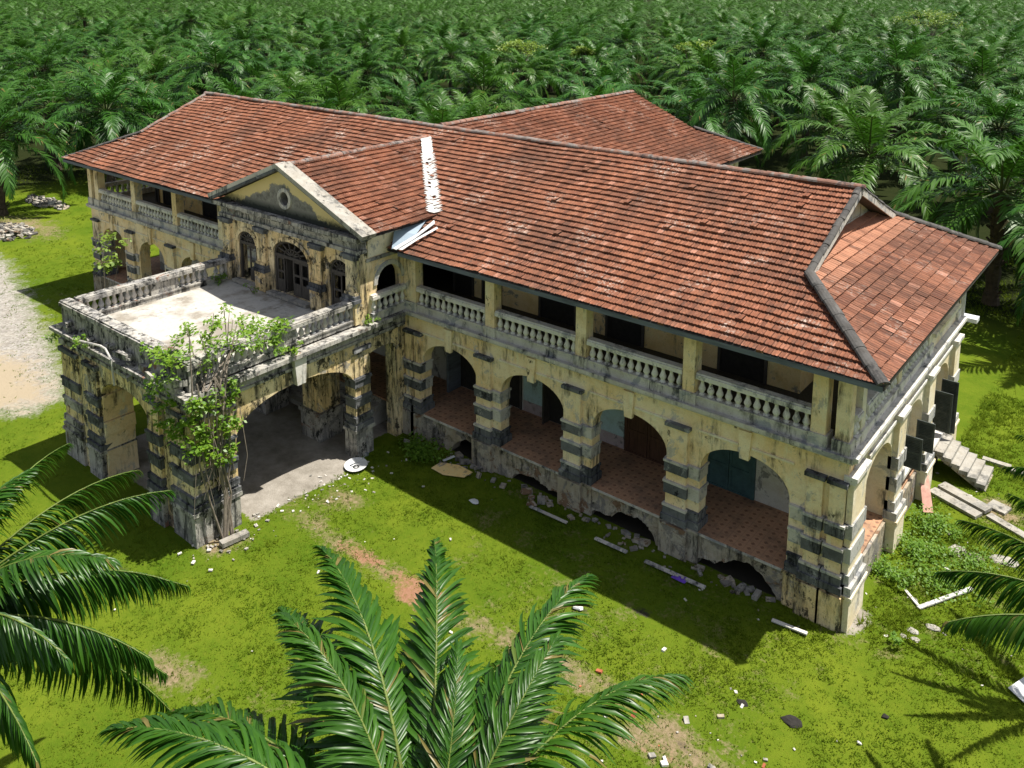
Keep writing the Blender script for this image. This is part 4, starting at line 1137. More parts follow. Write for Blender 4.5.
# ------------------------------------------------------------------ palms
def frond_geom(rng, L=5.0, n=48, ll=.85, lw=.045, a0=.5, a1=-.6, segs=3, vee=False, droop=.5, plumose=.35, start=.14, rach=True, rw=.055, pw=1.4, el0=.12):
    """arching pinnate frond from the origin along +X; returns V, F(quads), material index, shade"""
    m_ = 40; tt = np.linspace(0, 1, m_ + 1); ang = a0 + (a1 - a0) * tt ** pw
    dx = np.cos(ang) * L / m_; dz = np.sin(ang) * L / m_
    X = np.concatenate([[0], np.cumsum(dx[:-1])]); Z = np.concatenate([[0], np.cumsum(dz[:-1])])
    V, F, MI, SH = [], [], [], []
    side = rng.uniform(-.10, .10) * tt ** 2 * L
    def at(t):
        return np.array([np.interp(t, tt, X), np.interp(t, tt, side), np.interp(t, tt, Z)]), np.interp(t, tt, ang)
    for i in range(n):
        for sg in (-1, 1):
            t = start + (1 - start) * (i + .5 * rng.random()) / n
            p, a = at(t); tan = np.array([math.cos(a), 0, math.sin(a)]); nor = np.array([-math.sin(a), 0, math.cos(a)])
            beta = R(28) + (t ** 1.5) * R(42) + rng.normal(0, .10)
            if vee and rng.random() < .035: continue
            el = rng.normal(el0, plumose * (1 - .5 * t))
            out = np.array([0, sg, 0]) * math.cos(el) + nor * math.sin(el)
            d = out * math.cos(beta) + tan * math.sin(beta)
            Lf = ll * (math.sin(math.pi * min(.97, .16 + .80 * t)) ** .65) * rng.uniform(.85, 1.1)
            w = lw * (.75 + .25 * math.sin(math.pi * t)) * rng.uniform(.85, 1.15)
            pts = [p]; dd = d.copy(); dr = droop * rng.uniform(.45, 1.6)
            for k in range(segs):
                pts.append(pts[-1] + dd * Lf / segs)
                dd = dd + np.array([0, 0, -1]) * dr * (.35 + .65 * (k + 1) / segs) * (1.5 / segs) * 1.2; dd /= np.linalg.norm(dd)
            wv = np.cross(d, nor); nn = np.linalg.norm(wv); wv = wv / (nn + 1e-9)
            wv = wv * math.cos(.35) + nor * math.sin(.35) * rng.uniform(-1, 1)
            sh = rng.random()
            prof = [.55, 1, .85, .10] if segs == 3 else ([.6, 1, .08] if segs == 2 else ([.5, .9, 1, .75, .06] if segs == 4 else [.9, .25]))
            b = len(V)
            if vee:
                up_ = np.cross(wv, d); up_ /= np.linalg.norm(up_) + 1e-9
                for k, q in enumerate(pts):
                    h = w * prof[k] / 2
                    V += [q - wv * h + up_ * h * .5, q, q + wv * h + up_ * h * .5]
                for k in range(segs):
                    for c in (0, 1):
                        F.append((b + 3 * k + c, b + 3 * k + c + 1, b + 3 * k + c + 4, b + 3 * k + c + 3)); MI.append(0); SH.append(sh)
            else:
                for k, q in enumerate(pts):
                    h = w * prof[k] / 2; V += [q - wv * h, q + wv * h]
                for k in range(segs):
                    F.append((b + 2 * k, b + 2 * k + 1, b + 2 * k + 3, b + 2 * k + 2)); MI.append(0); SH.append(sh)
    if rach:
        ns = 14 if vee else 7; b = len(V)
        for k in range(ns + 1):
            t = k / ns; p, a = at(t); nor = np.array([-math.sin(a), 0, math.cos(a)]); w = rw * (1.15 - t) ** 1.1 + .006
            if t < .1: w *= 1.5
            V += [p + np.array([0, -w, 0]), p + nor * w * .6, p + np.array([0, w, 0]), p - nor * w * .7]
        for k in range(ns):
            for c in range(4):
                F.append((b + 4 * k + c, b + 4 * k + (c + 1) % 4, b + 4 * k + 4 + (c + 1) % 4, b + 4 * k + 4 + c)); MI.append(1); SH.append(.5)
    return np.array(V), np.array(F), np.array(MI), np.array(SH)

def trunk_mesh(seed, h, r_=.30, stubs=True):
    r2 = random.Random(seed); q = MB(); n = 9; rows = 14
    for i in range(rows + 1):
        pass
    prof = [(r_ * (1.35 if i == 0 else 1.0 + .12 * math.sin(i * 2.1)), h * i / rows) for i in range(rows + 1)]
    q.lathe(prof, n)
    if stubs:
        for i in range(70):
            z = h * (.06 + .94 * r2.random()); a = r2.uniform(0, 6.283); u = Vector((math.cos(a), math.sin(a), .75)).normalized()
            c = Vector((math.cos(a) * r_ * .95, math.sin(a) * r_ * .95, z)); sd = Vector((-math.sin(a), math.cos(a), 0))
            q.obox(c + u * .10, u, sd, u.cross(sd), .17, .06, .035)
    me = bpy.data.meshes.new('trunk'); me.from_pydata(q.v, [], q.f); me.materials.append(M['trunk']); return me

# plantation palms: five crowns, shared by every palm beyond the garden
def crown_arrays(seed, nf, L, n, ll, lw, segs, lo=-20, hi=82):
    rng = np.random.default_rng(seed); Vs, Fs, Ms, Ss = [], [], [], []; b = 0
    for i in range(nf):
        u = (i + .5) / nf; el = R(hi + (lo - hi) * u ** .8 + rng.normal(0, 4)); az = i * 2.39996 + rng.normal(0, .12)
        V, F, MI, SH = frond_geom(rng, L * rng.uniform(.85, 1.08) * (.72 + .28 * min(1, u * 3)), n, ll, lw, el, el - R(62 + 38 * u), segs, rach=True, rw=.05, droop=.9, plumose=.18)
        c, s = math.cos(az), math.sin(az)
        V = np.stack([V[:, 0] * c - V[:, 1] * s + c * .12, V[:, 0] * s + V[:, 1] * c + s * .12, V[:, 2]], -1)
        Vs.append(V); Fs.append(F + b); Ms.append(MI); Ss.append(np.where(rng.random(len(SH)) < .012, 1.0, np.clip(SH * .6 + rng.uniform(0, .5) + .15 * (1 - u), 0, .95))); b += len(V)
    return np.concatenate(Vs), np.concatenate(Fs), np.concatenate(Ms), np.concatenate(Ss)
CROWNS = []
for k in range(5):
    V, F, MI, SH = crown_arrays(20 + k, 23 + 2 * (k % 3), 7.2, 54, 1.25, .125, 2)
    CROWNS.append(np_mesh('crown', V, F, [M['frond_far'], M['rachis_far']], MI, {'leaf': SH}))
TRUNKS = [trunk_mesh(k, 1.0, .33, False) for k in range(1)]
TRUNK_NEAR = trunk_mesh(3, 6.0, .36)
def plantation_palm(x, y, h, sc, rz, crown, label, group='oil palms of the plantation', trunk=None):
    root = empty('oil_palm', (x, y, 0), rz)
    thing(root, label, 'palm tree', group)
    o = bpy.data.objects.new('crown', crown); COL.objects.link(o); o.parent = root; o.location = (0, 0, h); o.scale = (sc, sc, sc)
    o.rotation_euler = (rnd.uniform(-.08, .08), rnd.uniform(-.08, .08), 0)
    t = bpy.data.objects.new('trunk', trunk or TRUNKS[0]); COL.objects.link(t); t.parent = root
    t.scale = (1, 1, (h + .1) if trunk is None else (h + .1) / 6.0)
    return root
def cam_px(p):
    d = Vector(p) - m.translation; z = d.dot(fw)
    if z < 1: return None
    return 512 + 868.19 * d.dot(rt2) / z, 133.4 - 868.19 * d.dot(up2) / z, z
plantation_palm(-1.7, 29.6, 6.3, 1.12, .4, CROWNS[0], 'tall oil palm with a dark thick trunk right of the end gable', trunk=TRUNK_NEAR)
plantation_palm(4.6, 25.6, 5.9, .95, 1.3, CROWNS[2], 'oil palm at the right edge casting shade on the grass beyond the stairs', trunk=TRUNK_NEAR)
plantation_palm(-62.6, 3.2, 5.8, 1.0, 2.1, CROWNS[1], 'oil palm at the left edge of the lawn beside a heap of rubble', trunk=TRUNK_NEAR)
plantation_palm(-66.5, 13.5, 6.2, 1.0, 4.0, CROWNS[4], 'broad oil palm behind the low brown rubble left of the roof', trunk=TRUNK_NEAR)
plantation_palm(-57.0, 20.5, 6.0, .95, 5.0, CROWNS[3], 'oil palm whose fronds reach towards the left roof corner', trunk=TRUNK_NEAR)
spots = []
rg = np.random.default_rng(11); sp = 11.8
for i in range(-75, 40):
    for j in range(-4, 75):
        x = i * sp + (j % 2) * sp / 2 + rg.normal(0, 1.0); y = j * sp * .866 + rg.normal(0, 1.0)
        hh = 5.8 + rg.normal(0, 1.3); sc = rg.uniform(.76, 1.14); rz = rg.uniform(0, 6.28); kk = int(rg.integers(0, 5))
        if x > -10: clear = y < 24 or (math.hypot(x + 1.7, y - 29.6) < 6.0) or (math.hypot(x - 4.6, y - 25.6) < 6)
        elif x > -31: clear = y < 30.5
        elif x > -56: clear = y < 16.5
        else: clear = y < 12.5 - .9 * max(0, -66 - x) or math.hypot(x + 62.6, y - 3.2) < 7
        if clear or math.hypot(x + 66.5, y - 13.5) < 6.5 or math.hypot(x + 57, y - 20.5) < 6.5: continue
        r1 = cam_px((x, y, hh))
        if r1 is None or not (-140 < r1[0] < 1150) or r1[2] > 520: continue
        spots.append((r1[2], x, y, hh, sc, rz, kk))
spots.sort()
for (dz, x, y, hh, sc, rz, kk) in spots[:285]:
    plantation_palm(x, y, hh, sc, rz, CROWNS[kk], 'dark green oil palm standing in the dense plantation behind the mansion')
lowres = [crown_arrays(60 + k, 17, 7.0, 20, 1.2, .20, 1, lo=2, hi=70) for k in range(4)]
VV, FF, MM, SS = [], [], [], []; b = 0
for (dz, x, y, hh, sc, rz, kk) in spots[285:]:
    V, F, MI, SH = lowres[kk % 4]; c, s = math.cos(rz) * sc, math.sin(rz) * sc
    VV.append(np.stack([V[:, 0] * c - V[:, 1] * s + x, V[:, 0] * s + V[:, 1] * c + y, V[:, 2] * sc + hh], -1)); FF.append(F + b); MM.append(MI)
    SS.append(np.clip(SH + rg.normal(0, .28), 0, .95)); b += len(V)
far = link('far_palm_plantation', np_mesh('far_palm_plantation', np.concatenate(VV), np.concatenate(FF), [M['frond_far'], M['rachis_far']], np.concatenate(MM), {'leaf': np.concatenate(SS)}))
thing(far, 'far rows of oil palms running back to the top of the picture', 'palms', kind='stuff')
print('palms', len(spots))

# garden palms close to the camera: every frond a part
rng = np.random.default_rng(5)
def fmesh(**kw):
    V, F, MI, SH = frond_geom(rng, **kw)
    return np_mesh('frond', V, F, [M['frond'], M['rachis']], MI, {'leaf': SH})
FR = [fmesh(L=4.5, n=100, ll=.98, lw=.070, a0=R(16), a1=R(-46), segs=4, vee=True, droop=1.7, plumose=.14, el0=-.12, rw=.030, pw=1.7) for k in range(4)]
FRD = [fmesh(L=4.6, n=100, ll=.98, lw=.064, a0=R(14), a1=R(-36), segs=4, vee=True, droop=5.0, plumose=.14, el0=-1.0, rw=.030, pw=1.6) for k in range(4)]
def garden_palm(loc, h, fronds, label, sc=1.0):
    root = empty('garden_palm', loc); thing(root, label, 'palm tree', 'young palms in the garden before the house')
    t = bpy.data.objects.new('trunk', TRUNK_NEAR); COL.objects.link(t); t.parent = root; t.scale = (.85, .85, h / 6.0)
    for (az, el, s_, me, rl) in fronds:
        o = bpy.data.objects.new('frond', me); COL.objects.link(o); o.parent = root
        a = R(az); o.matrix_local = Matrix.Translation((.12 * math.cos(a), .12 * math.sin(a), h - .05)) @ Matrix.Rotation(a, 4, 'Z') @ Matrix.Rotation(-R(el), 4, 'Y') @ Matrix.Rotation(R(rl), 4, 'X') @ Matrix.Diagonal((s_ * sc,) * 3 + (1,))
    return root
# azimuth measured from +X; image-right is about 39 degrees, image-up about 129
PAL_A = [(152, 36, 1.05, FR[0], 12), (164, 27, .98, FR[1], -10), (124, 38, .99, FR[2], 4), (94, 33, 1.02, FR[3], -8), (70, 22, 1.0, FR[0], -22), (108, 56, .62, FR[1], 25), (185, 15, 1.0, FR[2], 0), (205, 30, 1.0, FR[0], 0), (235, 10, 1.0, FRD[1], 0), (262, 25, 1.0, FR[2], 0), (300, 15, 1.0, FRD[2], 0), (330, 30, 1.0, FR[3], 0), (20, 12, 1.0, FRD[3], 0), (44, 8, .9, FRD[1], 0), (172, 44, .85, FR[3], 15), (80, 44, .75, FR[0], 20), (140, 14, .8, FR[1], 0), (112, 12, .8, FR[3], 10), (280, 60, .8, FR[1], 0)]
garden_palm((-.2, -15.6, 0), 6.1, PAL_A, 'fresh green palm with upright fronds fanning up at the bottom middle')
PAL_B = [(92, 20, .95, FRD[0], 0), (66, 22, 1.0, FRD[1], 0), (45, 14, 1.0, FRD[2], 0), (24, 8, 1.05, FRD[3], 0), (4, 4, 1.0, FRD[0], 0), (34, -6, 1.0, FRD[1], 0), (13, 20, 1.0, FRD[2], 0), (54, 2, 1.0, FRD[3], 0), (26, 30, .95, FR[2], 0), (-8, 30, .95, FR[0], 0), (40, -16, 1.05, FRD[0], 0), (118, 26, .9, FRD[2], 0), (-20, 12, 1.0, FRD[3], 0), (150, 30, 1, FR[0], 0), (180, 15, 1, FRD[0], 0), (215, 25, 1, FR[1], 0), (250, 15, 1, FRD[1], 0), (290, 30, 1, FR[2], 0), (320, 15, 1, FRD[2], 0), (70, 58, .7, FR[1], 0), (0, 60, .7, FR[3], 0), (140, 62, .8, FR[2], 0)]
garden_palm((-11.0, -17.6, 0), 5.6, PAL_B, 'palm with long drooping glossy fronds reaching in from the left edge')
PAL_C = [(222, 16, .95, FRD[0], 0), (200, 18, .9, FRD[1], 0), (178, 20, .85, FRD[2], 0), (245, 12, .9, FRD[3], 0), (150, 20, .85, FRD[0], 0), (120, 25, .9, FRD[1], 0), (80, 25, .9, FRD[2], 0), (40, 25, .9, FRD[0], 0), (0, 15, .9, FRD[1], 0), (-40, 25, .9, FRD[2], 0), (280, 25, .9, FRD[1], 0), (260, 60, .6, FR[3], 0), (30, 62, .7, FR[2], 0)]
garden_palm((7.0, -3.9, 0), 5.4, PAL_C, 'dark palm whose drooping fronds hang in low at the right edge over the white sheet')
PAL_D = [(222, 14, .72, FRD[2], 0), (198, 16, .72, FRD[0], 0), (240, 10, .7, FRD[1], 0), (170, 22, .7, FRD[3], 0), (130, 25, .8, FRD[1], 0), (90, 25, .8, FRD[2], 0), (50, 25, .8, FRD[0], 0), (10, 15, .8, FRD[1], 0), (-30, 25, .8, FRD[2], 0), (280, 20, .7, FRD[3], 0), (200, 62, .5, FR[3], 0)]
garden_palm((6.5, 1.6, 0), 5.0, PAL_D, 'palm showing only two frond tips at the right edge above the concrete slabs')

# ------------------------------------------------------------------ broad-leaved plants
def leaf_cloud(rng, centres, radii, counts, size, flat=.6, mat_i=0):
    """many small folded leaves gathered in clumps; returns V, F, shade"""
    C_ = np.repeat(np.asarray(centres, float), counts, axis=0); Rr = np.repeat(np.asarray(radii, float), counts)
    n = len(C_); d = rng.normal(size=(n, 3)); d /= np.linalg.norm(d, axis=1)[:, None]
    p = C_ + d * (Rr * rng.random(n) ** .45)[:, None] * np.array([1, 1, flat])
    a = rng.uniform(0, 2 * np.pi, n); til = rng.normal(-.25, .38, n)
    u = np.stack([np.cos(a) * np.cos(til), np.sin(a) * np.cos(til), np.sin(til)], -1)
    w = np.stack([-np.sin(a), np.cos(a), rng.normal(0, .35, n)], -1); w /= np.linalg.norm(w, axis=1)[:, None]
    s = size * rng.uniform(.55, 1.25, n)[:, None]; nn = np.cross(u, w)
    V = np.stack([p, p + u * s * .55 + w * s * .36 + nn * s * .06, p + u * s * 1.1, p + u * s * .55 - w * s * .36 + nn * s * .06], 1).reshape(-1, 3)
    F = np.arange(n * 4).reshape(-1, 4)
    return V, F, np.clip(rng.random(n) * .8 + rng.normal(0, .15, n), 0, 1)
rv = np.random.default_rng(31)
vine = empty('climbing_shrub', (-16.15, -8.4, 0))
thing(vine, 'leafy green climber rooted at the porch corner pier and spilling over the terrace balustrade', 'climber')
q = MB()
for k in range(9):
    y = -8.4 + rnd.uniform(-.7, .7); x = -16.18 + rnd.uniform(0, .08)
    if k < 6: q.tube([(x + .1, -8.2 + rnd.uniform(-.2, .2), 0), (x, y, 1.4), (x + .02, y + rnd.uniform(-.3, .3), 2.8), (x + .12, y + rnd.uniform(-.3, .3), 4.3), (x - .1, y + rnd.uniform(-.2, .2), 5.3)], [.045, .035, .03, .03, .025], 6)
    a = (x - .05, y, 5.0); e = (-16.7 + rnd.uniform(-.7, .5), rnd.uniform(-9.4, -5.6), rnd.uniform(5.9, 6.9))
    q.tube([a, ((a[0] + e[0]) / 2, (a[1] + e[1]) / 2, 5.6), e], [.03, .022, .012], 5)
for k in range(14):
    y = rnd.uniform(-9.3, -7.4); q.tube([(-16.12, y, rnd.uniform(3.5, 5)), (-15.95, y + rnd.uniform(-.2, .2), rnd.uniform(2.5, 3.4)), (-15.98 + rnd.uniform(-.05, .2), y + rnd.uniform(-.4, .4), rnd.uniform(1.3, 2.4))], [.014, .011, .007], 4)
q.build('stem', M['bark']).parent = None
stem = bpy.data.objects['stem']; attach(stem, vine)
cen, rad, cnt = [], [], []
for k in range(50):
    y = -9.5 + 4.2 * rv.random() ** 1.2; z = 5.45 + rv.random() ** .8 * 1.0 * (1 - .25 * abs(y + 7.6)) + .2
    cen.append((-17.0 + rv.normal(0, .62), y, z)); rad.append(rv.uniform(.18, .40)); cnt.append(int(rv.integers(12, 34)))
for k in range(40):
    y = rv.uniform(-9.45, -7.55); z = rv.uniform(2.7, 5.1)
    if z < 3.2 and abs(y + 8.5) > .6: continue
    cen.append((-16.05 + rv.normal(0, .10), y, z)); rad.append(rv.uniform(.16, .32)); cnt.append(int(rv.integers(16, 36)))
for k in range(14):
    cen.append((rv.uniform(-17.9, -16.4), -9.35 + rv.normal(0, .08), rv.uniform(3.6, 5.2))); rad.append(rv.uniform(.14, .26)); cnt.append(20)
V, F, S = leaf_cloud(rv, cen, rad, [int(c * 1.5) for c in cnt], .145, .8)
attach(link('foliage', np_mesh('foliage', V, F, [M['vine']], None, {'leaf': S})), vine)

def bushlet(name, loc, r_, n, h, label, cat='plant', mat='vine', size=.12, stem=True, group=None, flat=.8, zlo=.3):
    root = empty(name, loc); thing(root, label, cat, group)
    x, y, z = loc; k = max(4, n // 20)
    cen = [(x + rv.normal(0, r_ * .5), y + rv.normal(0, r_ * .5), z + h * rv.uniform(zlo, 1)) for _ in range(k)]
    if stem:
        q = MB()
        for c in cen[:7]: q.tube([(x, y, z - .03), ((x + c[0]) / 2, (y + c[1]) / 2, z + (c[2] - z) * .6), c], [.018, .012, .006], 4)
        s_ = q.build('stem', M['bark']); attach(s_, root)
    V, F, S = leaf_cloud(rv, cen, [r_ * .38] * k, [n // k] * k, size, flat)
    attach(link('foliage', np_mesh('foliage', V, F, [M[mat]], None, {'leaf': S})), root)
    return root
bushlet('sapling', (-34.0, -3.1, 0), 1.0, 190, 5.1, 'thin tall sapling with sparse yellow green leaves before the left arcade', 'sapling', 'tree_leaf', .25, zlo=.72)
bushlet('weed', (-22.5, -9.24, 4.96), .34, 130, .30, 'weed tuft growing on the front cornice of the porch', 'weed', 'vine', .10, False)
bushlet('weed', (-24.9, -9.35, 4.4), .30, 110, .40, 'weed hanging from the front left corner of the porch cornice', 'weed', 'weed', .10, False)
bushlet('weed', (-16.35, -5.3, 4.97), .26, 150, .35, 'bright green weed on the ledge outside the terrace balustrade', 'weed', 'vine', .10, False)
bushlet('weed', (-16.3, -2.0, 4.97), .25, 80, .42, 'weed growing where the terrace balustrade meets the central wall', 'weed', 'vine', .10, False)
bushlet('weed', (-16.9, -2.6, 5.02), .25, 60, .5, 'small weed inside the terrace corner by the right door', 'weed', 'vine', .10)
bushlet('weed', (-24.2, -2.9, 5.02), .45, 140, .45, 'low weed in the far left corner of the terrace', 'weed', 'weed', .11)
bushlet('weed', (-22.2, -2.75, 5.02), .28, 50, .4, 'weed sprouting from a pilaster foot beside the left terrace door', 'weed', 'weed', .10)
bushlet('weed', (-18.4, -6.4, 5.02), .5, 46, 1.5, 'sparse twiggy sapling rising from the terrace floor', 'sapling', 'vine', .15)
for (x, y, r_, n_, h_, lab) in ((.75, 4.6, .7, 900, .32, 'bank of fresh weeds against the end wall below the first arch'), (1.0, 6.2, .7, 900, .34, 'bank of fresh weeds beside the leaning pink sheet'),
                               (.6, 3.0, .55, 700, .32, 'low weeds at the foot of the end wall near the corner pier'), (1.7, 3.6, .9, 900, .18, 'flat patch of weeds round the small white battens'),
                               (2.4, 5.2, .8, 700, .16, 'flat patch of weeds between the pale flat stone and the battens')):
    bushlet('weed_clump', (x, y, 0), r_, n_, h_, lab, 'weeds', 'weed', .085, False)
bushlet('weed_clump', (-14.6, -1.0, 0), .7, 700, .40, 'dark shaded weeds in the corner between porch and arcade', 'weeds', 'weed', .11, False)
bushlet('weed_clump', (-15.3, -.7, 0), .5, 400, .35, 'shaded weeds beside the rear porch pier', 'weeds', 'weed', .11, False)
bushlet('weed', (1.45, .1, 0), .2, 60, .3, 'single dark weed on the lawn right of the corner pier', 'weed', 'weed', .09, False)
# pale broad-leaved trees among the far palms
for (x, y, h, r_, lab) in ((-44, 76, 9.4, 2.2, 'yellow green broadleaf tree among the palms above the rear roof'), (-63, 66, 9.0, 2.6, 'light green tree among the palms left of the rear ridge'),
                           (-34, 150, 11, 4.5, 'wide olive green tree far back among the palms at the upper right'), (-56, 70, 8.6, 1.6, 'small light tree between the palms behind the roof ridge')):
    root = empty('broadleaf_tree', (x, y, 0)); thing(root, lab, 'tree')
    q = MB(); q.tube([(x, y, 0), (x + .1, y, h * .55), (x, y + .2, h * .9)], [.2, .15, .06], 7)
    cen = [(x + rv.normal(0, r_ * .5), y + rv.normal(0, r_ * .5), h + rv.uniform(-.4, .35) * r_ * .7) for _ in range(26)]
    for c in cen[:12]: q.tube([(x + .05, y + .1, h * .65), c], [.07, .02], 5)
    attach(q.build('trunk', M['bark']), root)
    V, F, S = leaf_cloud(rv, cen, [r_ * .28] * 26, [46] * 26, .34, .6)
    attach(link('crown', np_mesh('crown', V, F, [M['tree_leaf']], None, {'leaf': S})), root)

# ------------------------------------------------------------------ things lying about
def lump(name, loc, size, mat, label, cat, seed, flat=.5, group=None):
    r2 = random.Random(seed); q = MB(); n, rows = 9, 5; ph = [r2.uniform(.75, 1.2) for _ in range(n)]
    prof = [(.75, 0), (1, .3), (.9, .65), (.55, .92), (.12, 1.0)]
    vs_ = []
    for r_, z in prof:
        for k in range(n):
            a = 2 * math.pi * k / n; rr = r_ * ph[k] * r2.uniform(.88, 1.1) * size
            vs_.append((loc[0] + rr * math.cos(a), loc[1] + rr * math.sin(a) * .75, loc[2] - .02 + z * size * flat * r2.uniform(.85, 1.1)))
    fs = [(i * n + k, i * n + (k + 1) % n, (i + 1) * n + (k + 1) % n, (i + 1) * n + k) for i in range(4) for k in range(n)] + [tuple(4 * n + k for k in range(n))]
    q.add(vs_, fs); o = q.build(name, mat); thing(o, label, cat, group); return o
def plank(p0, p1, w, mat, label, name='plank', cat='plank', h=.04, z=.03):
    z += .04; q = MB(); a, b = Vector((*p0, z)), Vector((*p1, z + rnd.uniform(-.01, .03)))
    q.beam(a, b, w, h); o = q.build(name, M[mat]); thing(o, label, cat); return o
plank((-9.72, -1.02), (-8.24, -.99), .10, 'grey', 'grey plank in the shade in front of the second arcade bay')
plank((-7.12, -1.06), (-5.97, -1.06), .12, 'grey_pale', 'pale plank in the shade in front of the third arcade bay')
plank((-5.36, -1.03), (-3.42, -.98), .13, 'grey', 'long plank in the shade beside the purple cloth')
plank((-1.43, -.99), (-.49, -.93), .11, 'grey_pale', 'pale plank at the shadow corner near the corner pier')
plank((1.54, 2.01), (2.53, 3.81), .12, 'white_mortar', 'long white batten lying on the lawn right of the house')
plank((1.05, 2.55), (1.52, 2.1), .08, 'white_mortar', 'short white batten meeting the long white one')
plank((1.71, 4.3), (2.11, 4.06), .08, 'white_mortar', 'small white batten alone in the grass')
plank((-15.85, -8.6), (-15.72, -7.73), .26, 'concrete', 'short concrete lintel at the foot of the vine covered pier', 'lintel', 'concrete block', .14, .05)
plank((-13.76, -.9), (-13.62, -.45), .09, 'tin', 'small pale stick leaning in the shade by the first arch', h=.03, z=.1)
def flat_sheet(pts, mat, label, name, cat, th=.02):
    q = MB(); p = [Vector(a) for a in pts]; n = len(p); u = Vector((0, 0, th))
    q.add([a + u for a in p] + p, [tuple(range(n)), tuple(range(n, 2 * n))[::-1]] + [(i, (i + 1) % n, n + (i + 1) % n, n + i) for i in range(n)])
    o = q.build(name, mat); thing(o, label, cat); return o
flat_sheet([(-13.85, -1.42, .05), (-13.25, -1.45, .04), (-12.55, -1.12, .05), (-12.45, -.78, .12), (-13.1, -.80, .16), (-13.75, -1.05, .14)], M['inner'], 'torn beige board lying in the shade before the first arch', 'board', 'board')
simple_purple = simple('purple_cloth', (.16, .07, .52), .7, .2)
q = MB(); r2 = random.Random(3)
for i in range(6):
    for j in range(4):
        pass
gx_, gy_ = 7, 5
vs_ = [(-4.42 + .075 * i, -1.17 + .07 * j, .05 + .07 * r2.random() * (0 < i < 6) * (0 < j < 4)) for j in range(gy_) for i in range(gx_)]
q.add(vs_, [(j * gx_ + i, j * gx_ + i + 1, (j + 1) * gx_ + i + 1, (j + 1) * gx_ + i) for j in range(gy_ - 1) for i in range(gx_ - 1)])
thing(q.build('cloth', simple_purple), 'crumpled purple cloth lying on the shaded planks', 'cloth')
# satellite dish lying at the porch mouth
dish = empty('satellite_dish', (-16.0, -3.05, 0)); thing(dish, 'white satellite dish lying on the grass by the rear porch pier', 'dish')
q = MB(); N = 24; pr_ = [(0, 0), (.12, .008), (.24, .03), (.36, .07), (.43, .10)]
vs_, fs = [], []
for r_, z in pr_[1:]:
    for k in range(N): vs_.append((-16.0 + r_ * math.cos(2 * math.pi * k / N), -3.05 + r_ * .92 * math.sin(2 * math.pi * k / N), .05 + z + .05 * math.sin(2 * math.pi * k / N) * r_ / .43))
c0 = len(vs_); vs_.append((-16.0, -3.05, .05))
fs = [(i * N + k, i * N + (k + 1) % N, (i + 1) * N + (k + 1) % N, (i + 1) * N + k) for i in range(3) for k in range(N)] + [(c0, k, (k + 1) % N) for k in range(N)]
q.add(vs_, fs); attach(q.build('reflector', M['tin'], smooth=True), dish)
q = MB(); q.tube([(-16.2, -3.15, .08), (-15.95, -3.0, .22), (-15.75, -2.75, .48)], [.02, .02, .02], 6); q.box(-15.80, -15.70, -2.80, -2.70, .45, .55); attach(q.build('arm', M['fascia']), dish)
lump('bucket_lid', (-11.37, -1.93, .02), .17, M['tin'], 'round white plastic piece in the shadow edge on the lawn', 'litter', 5, .35)
lump('tyre_scrap', (.21, -3.79, 0), .24, M['void'], 'larger black scrap on the sunny lawn', 'scrap', 6, .35)
lump('tyre_scrap', (-.92, -4.04, 0), .17, M['void'], 'smaller black scrap left of the larger one', 'scrap', 7, .35)
lump('stone', (1.88, -2.26, 0), .09, M['void'], 'small dark stone near the frond shadows', 'stone', 8)
lump('stone', (-5.83, -3.87, .02), .17, M['tin'], 'white crumpled litter beside the burnt spot on the lawn', 'litter', 9, .6)
for i, (x, y, s_, lab) in enumerate(((1.64, 1.05, .16, 'white rubble lump nearest the corner pier'), (1.78, .78, .13, 'small white rubble lump below its neighbours'), (1.5, .72, .12, 'small white rubble lump on the left'), (2.02, 1.5, .20, 'flat white rubble lump apart on the right'), (1.3, 2.35, .16, 'pale green stained concrete lump by the short batten'))):
    lump('rubble_lump', (x, y, .0), s_, M['concrete'], lab.replace('white ', 'pale '), 'rubble', 20 + i, .5)
lump('stone', (1.87, 5.49, -.02), .42, M['concrete'], 'broad pale flat stone in the grass below the stairs', 'stone', 31, .22)
lump('stone', (2.35, 5.55, -.02), .25, M['rubble'], 'darker flat stone beside the broad pale one', 'stone', 32, .3)
lump('stone', (3.0, 5.9, -.02), .4, M['concrete'], 'pale flat stone under the right fronds', 'stone', 33, .22)
flat_sheet([(.05, 7.9, .75), (.25, 8.15, .78), (.75, 7.0, .06), (.48, 6.85, .05)], simple('pink_board', (.55, .30, .24), .8, .2, 4), 'pinkish board leaning against the end wall', 'leaning_board', 'board')
def slab(c, rz, hx, hy, hz, label, mat='concrete'):
    q = MB(); a = R(rz); q.obox((c[0], c[1], c[2]), (math.cos(a), math.sin(a), 0), (-math.sin(a), math.cos(a), .04), (0, -.04, 1), hx, hy, hz)
    thing(q.build('slab', M[mat]), label, 'concrete slab')
slab((1.35, 8.55, .10), -22, .85, .20, .06, 'upper concrete slab lying below the stairs')
slab((1.15, 8.1, .05), -22, .85, .19, .05, 'lower concrete slab lying below the stairs')
slab((2.35, 8.75, .04), -15, .3, .25, .04, 'small broken slab at the end of the two long ones')
slab((2.9, 7.75, .03), -25, .8, .14, .04, 'narrow concrete kerb piece under the right fronds')
q = MB()
for k in range(7): q.box(1.3 + .95 * k, 2.22 + .95 * k, 11.65 - .22 * k, 11.88 - .22 * k, -.03, .09 + .01 * (k % 2), 0, .012)
thing(q.build('garden_kerb', M['concrete']), 'long pale kerb running away from the foot of the stairs', 'kerb')
